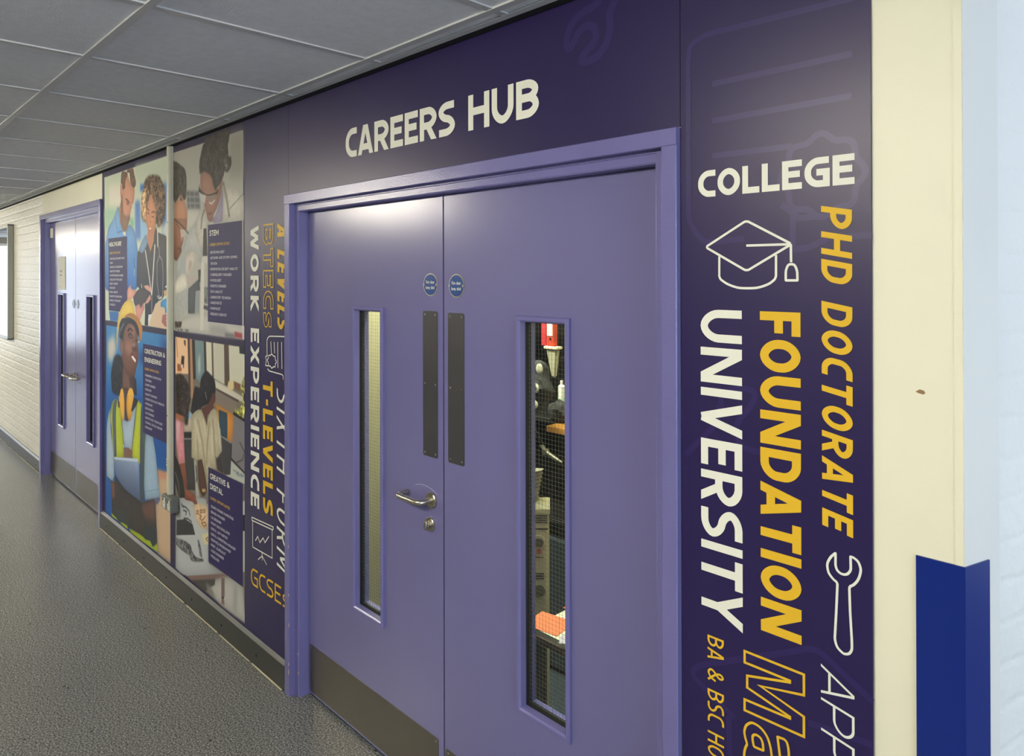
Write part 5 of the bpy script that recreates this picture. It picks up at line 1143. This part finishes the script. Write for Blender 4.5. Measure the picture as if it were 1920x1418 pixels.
# blue corner guard
t = thing('corner_guard', 'blue plastic corner guard on the cream wall corner at the right', 'corner guard', (cx, 0, .12))
c0 = Vector((cx, 0)); L1, L2 = .0755, .071; nf = Vector((0, -1)); th = .0024
co = c0 + nf*th + Vector((1, 0))*((th + 0*th)*(1-sa)/ca) if False else None
n1, n2 = Vector((0, -1)), nv
# outer corner where the two offset planes meet
o1 = c0+n1*(th+.0002); A_ = np.array([[n1.x, n1.y], [n2.x, n2.y]]); ocn = Vector(np.linalg.solve(A_, np.array([n1.dot(c0)+th+.0014, n2.dot(c0)+th+.0014])))
icn = Vector(np.linalg.solve(A_, np.array([n1.dot(c0)+.0004, n2.dot(c0)+.0014])))
poly = [icn-Vector((L1, 0)), Vector((icn.x-L1, ocn.y+.0006)), Vector((icn.x-L1+.0006, ocn.y)), ocn, icn+dv*L2+nv*th, icn+dv*L2]
bm = bm_new(); prism(bm, [tuple(p) for p in poly], .121, 1.2378); obj('guard_profile', bm, BLUEG, t)
# edge bead and a small chip on the cream corner
wf_ = bpy.data.objects['wall_front']; WORLD_AT[wf_.name] = Vector((0, 0, 0))
bm = bm_new(); box(bm, -.3335, cx-.0002, -.0009, .001, 0, CH); obj('corner_bead', bm, CREAM, wf_)
bm = bm_new(); prism(bm, [(-.3945, 1.532), (-.388, 1.5365), (-.381, 1.535), (-.3785, 1.531), (-.382, 1.528), (-.390, 1.5295)], -.0006, .0005, 'y'); obj('plaster_chip', bm, mat('brown_plaster', '8a6f4e', .9), wf_)
# notice board on the brick wall
t = thing('notice_board', 'glazed aluminium notice board on the painted brick wall', 'notice board', (-9.5, -.025, 1.1))
bx0, bx1, bz0, bz1, bd = -10.45, -8.6235, 1.100, 2.266, .0495
ALU = mat('aluminium_profile', '8f8d80', .38, metal=.7)
for (x0, x1, z0, z1) in ((bx1-.03, bx1, bz0, bz1), (bx0, bx0+.03, bz0, bz1), (bx0+.03, bx1-.03, bz0, bz0+.03), (bx0+.03, bx1-.03, bz1-.03, bz1)):
    bm = bm_new(); box(bm, x0, x1, -bd, -.001, z0, z1, .002, 1)
    if x1 == bx1:
        for yy in (-.0385, -.028, -.014): box(bm, bx1-.001, bx1+.0016, yy-.0018, yy+.0018, z0+.03, z1-.03)
    obj('frame_rail', bm, ALU, t)
for z0, z1 in ((bz0-.001, bz0+.012), (bz1-.012, bz1+.001)):
    bm = bm_new(); box(bm, bx1-.031, bx1+.001, -bd-.001, -.0005, z0, z1, .001, 1); obj('corner_cap', bm, mat('dark_cap', '3a3a38', .5), t)
bm = bm_new(); box(bm, bx0+.03, bx1-.03, -.012, -.002, bz0+.03, bz1-.03); obj('pin_board', bm, mat('blue_felt', '3b4a7d', .9), t)
bm = bm_new(); box(bm, bx0+.03, bx1-.03, -.046, -.042, bz0+.03, bz1-.03); obj('glass', bm, GLASS, t)

# ------------------------------------------------------------------ the store room behind the near doors, seen through the wired glass
INNER = mat('inner_cream_paint', 'cfcaae', .6)
NAVYC = mat('slate_carpet', '2b3740', .95, bump=(220, .4, .003), var=(90, .25))
bm = bm_new()
box(bm, -2.72, -.6, 1.36, 1.46, 0, 2.55); box(bm, -5.3, -2.72, .56, 1.46, 0, 2.55); box(bm, -.6, -.5, .2, 1.46, 0, 2.55); box(bm, -5.3, -.5, .2, 1.46, 2.5, 2.6); box(bm, -5.3, -5.2, .2, .56, 0, 2.5)
struct('wall_store_room', bm, INNER, 'cream walls of the store room seen through the wired glass', 'wall')
bm = bm_new(); box(bm, -5.2, -.6, .05, 1.36, 0, .003)
struct('floor_store_room', bm, NAVYC, 'slate blue carpet of the store room behind the near doors', 'floor')
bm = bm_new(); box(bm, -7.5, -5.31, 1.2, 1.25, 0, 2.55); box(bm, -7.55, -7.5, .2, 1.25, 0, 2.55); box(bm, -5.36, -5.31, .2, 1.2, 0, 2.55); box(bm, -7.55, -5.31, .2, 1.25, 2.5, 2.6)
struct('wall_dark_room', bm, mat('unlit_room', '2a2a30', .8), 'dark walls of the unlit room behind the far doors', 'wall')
BLK = mat('black_plastic', '131314', .45); DCLOTH = mat('charcoal_cloth', '2b2c2a', .85, bump=(70, .5, .004), var=(25, .25)); GCLOTH = mat('grey_cloth', '7d7a68', .85, bump=(60, .4, .004), var=(20, .15))
PALE = mat('pale_patch', 'b9b79c', .7); RED = mat('red_card', 'b32c35', .55); RED2 = mat('orange_red_card', 'bf3d22', .55); TUB = mat('translucent_tub', 'a8a68c', .4)
WOODO = mat('orange_wood', 'c98f3e', .5, var=(18, .08))
t = thing('shelf_unit', 'tall black storage unit at the back of the store room', 'shelf', (-2.35, 1.1, 0))
bm = bm_new(); box(bm, -2.68, -1.72, 1.27, 1.30, .003, 2.1); obj('back_panel', bm, BLK, t)
for x in (-2.68, -1.75):
    bm = bm_new(); box(bm, x, x+.03, .93, 1.27, .003, 2.1); obj('side_panel', bm, BLK, t)
for z in (.62, 1.07, 1.55, 2.07):
    bm = bm_new(); box(bm, -2.65, -1.75, .95, 1.27, z, z+.022, .002, 1); obj('shelf_board', bm, BLK, t)
t = thing('screen_panel', 'slate fabric screen low behind the heater', 'screen', (-2.1, .9, 0))
bm = bm_new(); box(bm, -2.66, -1.72, .885, .915, .03, .585, .006, 2); obj('fabric_panel', bm, NAVYC, t)
for x in (-2.6, -1.84):
    bm = bm_new(); box(bm, x-.02, x+.02, .84, .925, .003, .03); obj('foot', bm, BLK, t)
# low table with papers
t = thing('low_table', 'low table just inside the right leaf covered with leaflets', 'table', (-1.42, .36, 0))
bm = bm_new(); box(bm, -1.60, -1.12, .238, .50, .558, .582, .002, 1); obj('table_top', bm, mat('dark_wood_edge', '4a3a2c', .5), t)
for x in (-1.57, -1.15):
    for y in (.265, .47):
        bm = bm_new(); box(bm, x-.014, x+.014, y-.014, y+.014, .003, .558); obj('leg', bm, BLK, t)
def sheet(name, mt, cxy, sx, sy, rot, z, h, label, cat='paper', extra=None):
    bm = bm_new(); box(bm, -sx/2, sx/2, -sy/2, sy/2, 0, h)
    bmesh.ops.rotate(bm, verts=bm.verts[:], cent=(0, 0, 0), matrix=Matrix.Rotation(rot, 3, 'Z')); bmesh.ops.translate(bm, verts=bm.verts[:], vec=(cxy[0], cxy[1], z))
    return tag(obj(name, bm, mt, loc=(cxy[0], cxy[1], z)), label, cat, group='leaflets on the low table')
sheet('paper_stack', mat('pale_green_paper', 'c3c7ae', .7), (-1.47, .345), .24, .20, .0, .582, .016, 'pale green stack of paper lying under the orange leaflets')
sheet('leaflet', ORANGE, (-1.565, .30), .13, .11, .15, .5985, .0015, 'salmon leaflet at the left of the paper stack inside the right leaf')
sheet('leaflet', mat('deep_orange_paper', 'cf5a2c', .7), (-1.53, .432), .15, .03, .05, .5985, .0015, 'deep orange leaflet at the back of the paper stack')
sheet('leaflet', mat('lilac_paper', 'a7a4b4', .6), (-1.43, .275), .10, .055, .55, .6005, .001, 'lilac leaflet nearest the right side of the paper stack')
sheet('leaflet', PAPERW, (-1.50, .375), .12, .055, -.2, .6005, .001, 'white leaflet in the middle of the paper stack')
# tower heater, turned towards the doors
HA = math.radians(43); HR = Vector((-1.746, .5, 0))
def turned(bm):
    bmesh.ops.rotate(bm, verts=bm.verts[:], cent=(0, 0, 0), matrix=Matrix.Rotation(HA, 3, 'Z')); bmesh.ops.translate(bm, verts=bm.verts[:], vec=HR)
    return bm
t = thing('tower_heater', 'grey beige tower heater standing behind the low table', 'heater', (-1.84, .48, 0.003))
HEAT = mat('beige_plastic', 'a39e86', .5)
def hp(name, bm, mt, par, smooth=False): return obj(name, turned(bm), mt, par, smooth=smooth)
bm = bm_new(); pl_ = fillet([(-.17, 0, .018), (0, 0, .018), (0, .07, .018), (-.17, .07, .018)], True); prism(bm, [tuple(p) for p in pl_], .04, .872); hp('heater_body', bm, HEAT, t, True)
bm = bm_new(); prism(bm, [(-.002, .868), (-.002, .884), (.012, .902), (.055, .910), (.072, .886), (.072, .868)], -.172, .002, 'x'); hp('heater_cap', bm, mat('heater_cap_cream', 'a9a582', .5), t)
bm = bm_new(); box(bm, -.185, .015, -.012, .085, .003, .04, .008, 2); hp('base', bm, HEAT, t)
for xa, xb in ((-.155, -.082), (-.074, -.008)):
    for k in range(4): hp('vent_slot', box(bm_new(), xa, xb, -.0015, .001, .834+k*.008, .8375+k*.008), BLK, t)
for k in range(3): hp('vent_slot', box(bm_new(), -.15, -.02, -.0012, .001, .628+k*.009, .632+k*.009), BLK, t)
hp('panel_seam', box(bm_new(), -.16, -.006, -.0012, .001, .809, .814), BLK, t); hp('panel_seam', box(bm_new(), -.12, -.022, -.0012, .001, .706, .709), BLK, t)
bm = bm_new(); cyl(bm, (-.038, .0005, .765), .024, -.004, 'y', 32); kn = hp('knob_ring', bm, HEAT, t, True)
bm = bm_new(); cyl(bm, (-.038, -.002, .765), .0165, -.010, 'y', 28); hp('knob', bm, mat('knob_grey', '4b493f', .5), kn, True)
bm = bm_new(); place_text(bm, 'S', .25, (-.046, .720), (1, 0), (0, 1), .017, .015, y=-.001); hp('digit', face_front(bm), mat('red_digit', 'b8222c', .5), t)
bm = bm_new(); cyl(bm, (-.038, .0005, .585), .022, -.004, 'y', 32); hp('lower_badge', bm, mat('badge_dark', '55533f', .5), t, True)
# orange shelf with what stands on it
t = thing('wall_shelf', 'short orange wooden shelf behind the right vision panel', 'shelf', (-1.86, .8, 1.1))
bm = bm_new(); box(bm, -1.927, -1.76, .68, .93, 1.112, 1.136, .002, 1); obj('shelf_plank', bm, WOODO, t)
bm = bm_new(); box(bm, -1.79, -1.772, .70, .92, .003, 1.112); obj('post', bm, BLK, t)
bm = bm_new(); box(bm, -1.925, -1.907, .88, .92, .003, 1.112); obj('post', bm, BLK, t)
def lump(name, c, r, mt, seed, label, cat, amp=.18):
    bm = bm_new(); ellipsoid(bm, c, *r, seg=32); rng = random.Random(seed); ph = [rng.uniform(0, 6.28) for _ in range(6)]
    for v in bm.verts:
        d = (v.co-Vector(c)); n = d.normalized() if d.length else d
        k = 1+amp*(math.sin(n.x*5+ph[0])*math.sin(n.z*4+ph[1])+.5*math.sin(n.y*9+ph[2]+n.z*7)+.35*math.sin(n.x*13+ph[3])*math.sin(n.z*12+ph[4]))
        v.co = Vector(c)+d*k
    zmin = c[2]-r[2]*.82
    for v in bm.verts: v.co.z = max(v.co.z, zmin)
    return tag(obj(name, bm, mt, smooth=True, loc=(c[0], c[1], zmin)), label, cat)
lump('camera_bag', (-1.935, .775, 1.175), (.055, .045, .048), DCLOTH, 2, 'charcoal bag resting on the short orange shelf', 'bag', .1)
# dark hanging rucksack with pale round patches
t = thing('rucksack', 'dark rucksack with pale round patches hanging behind the wired glass', 'bag', (-1.90, .64, 1.2))
bm = bm_new(); ellipsoid(bm, (-1.935, .64, 1.30), .062, .055, .105, 32)
for v in bm.verts: v.co.x += .012*math.sin(v.co.z*55); v.co.y += .008*math.sin(v.co.z*70+1)
obj('bag_body', bm, DCLOTH, t, smooth=True)
for x, z, r in ((-1.881, 1.377, .019), (-1.90, 1.300, .017), (-1.905, 1.235, .015)):
    bm = bm_new(); ellipsoid(bm, (x, .592, z), r, .004, r*1.1, 20); obj('patch', bm, PALE, t, smooth=True)
# red folders in a pale tapering tub
t = thing('tapered_tub', 'pale tapering tub hanging upright behind the wired glass', 'tub', (-1.93, .75, 1.325))
bm = bm_new(); 
V0 = [(-1.938, .72), (-1.914, .72), (-1.914, .735), (-1.938, .735)]; V1 = [(-1.964, .715), (-1.902, .715), (-1.906, .745), (-1.962, .745)]
A = [bm.verts.new((x, y, 1.325)) for x, y in V0]; B = [bm.verts.new((x, y, 1.442)) for x, y in V1]; bm.faces.new(A[::-1]); bm.faces.new(B)
for i in range(4): bm.faces.new((A[i], A[(i+1) % 4], B[(i+1) % 4], B[i]))
bmesh.ops.bevel(bm, geom=bm.edges[:], offset=.006, segments=2, affect='EDGES'); obj('tub_body', bm, TUB, t, smooth=True)
bm = bm_new(); box(bm, -1.969, -1.899, .710, .750, 1.440, 1.452, .003, 2); obj('rim', bm, mat('tub_rim', 'cfcbae', .4), t)
bm = bm_new(); box(bm, -1.95, -1.915, .74, .951, 1.38, 1.40); obj('bracket', bm, BLK, t)
tag(obj('red_folder', box(bm_new(), -1.990, -1.962, .718, .745, 1.4525, 1.62, .002, 1), RED, loc=(-1.98, .75, 1.4525)), 'crimson folder standing left of the orange red one in the tub', 'folder', group='folders in the tub')
t = thing('orange_folder', 'orange red lever file with a white label standing in the tub', 'folder', (-1.94, .75, 1.4525), group='folders in the tub')
bm = bm_new(); box(bm, -1.9595, -1.922, .718, .745, 1.4525, 1.62, .002, 1); obj('file_cover', bm, RED2, t)
bm = bm_new(); box(bm, -1.955, -1.926, .7168, .7182, 1.494, 1.545); obj('spine_label', bm, PAPERW, t)
bm = bm_new(); cyl(bm, (-1.938, .7182, 1.482), .0055, -.001, 'y', 16); obj('finger_hole', bm, BLK, t)
t = thing('card_box', 'small peach and cream card box on the black unit beside the folders', 'box', (-1.97, 1.0, 1.572))
bm = bm_new(); box(bm, -2.13, -2.075, .96, 1.06, 1.5725, 1.70, .002, 1); obj('carton', bm, mat('peach_card', 'cf9a66', .6), t)
t = thing('white_bottle', 'slim white bottle with a pale green label behind the wired glass', 'bottle', (-2.06, .98, 1.0925))
bm = bm_new(); cyl(bm, (-2.125, 1.0, 1.0925), .017, .15, 'z', 24, bev=.006); obj('bottle_body', bm, PAPERW, t, smooth=True)
bm = bm_new(); cyl(bm, (-2.125, 1.0, 1.2425), .007, .02, 'z', 16); obj('cap', bm, PAPERW, t, smooth=True)
bm = bm_new(); cyl(bm, (-2.125, 1.0, 1.125), .0175, .06, 'z', 24); obj('bottle_label', bm, mat('pale_green_label', 'b9d0b4', .5), t, smooth=True)
# ruffled grey cloth over the back of the heater, and a clipped strap
bm = bm_new(); rings = []
for k in range(25):
    z = .9125+.105*k/24; rr = .022+.022*k/24+.0035*math.sin(k*1.9)
    rings.append([bm.verts.new((-1.812+rr*.8*math.cos(a_), .485+rr*.8*math.sin(a_), z+.006*math.cos(a_))) for a_ in [2*math.pi*i/28 for i in range(28)]])
bm.faces.new(rings[0]); bm.faces.new(rings[-1])
for A, B in zip(rings, rings[1:]):
    for i in range(28): bm.faces.new((A[i], A[(i+1) % 28], B[(i+1) % 28], B[i]))
bmesh.ops.recalc_face_normals(bm, faces=bm.faces[:])
tag(obj('ruffled_hose', bm, GCLOTH, smooth=True, loc=(-1.812, .485, .9125)), 'ruffled grey fabric hose standing on top of the tower heater', 'hose')
t = thing('metal_bracket', 'grey hinged metal arm reaching right from the dark rucksack', 'bracket', (-1.84, .61, 1.05))
bm = bm_new(); tube(bm, [(-1.905, .63, 1.07), (-1.86, .605, 1.055)], .008, 12); obj('arm', bm, mat('dull_alloy', '6d6b5c', .4, metal=.6), t, smooth=True)
bm = bm_new(); tube(bm, [(-1.86, .605, 1.055), (-1.80, .60, 1.038), (-1.772, .60, 1.031)], [.009, .008, .004], 12); obj('arm', bm, MATS['dull_alloy'], t, smooth=True)
bm = bm_new(); cyl(bm, (-1.86, .593, 1.055), .011, .022, 'y', 20); obj('pivot', bm, MATS['dull_alloy'], t, smooth=True)
bm = bm_new(); tube(bm, [(-1.90, .63, 1.07), (-1.902, .60, 1.12), (-1.905, .575, 1.15)], .007, 10); obj('upright', bm, BLK, t, smooth=True)
lump('bin_bag', (-1.68, .76, .095), (.11, .08, .105), mat('black_polythene', '0c0c0d', .22, bump=(35, .9, .02)), 5, 'shiny black bin bag on the store room carpet', 'bag', .14)
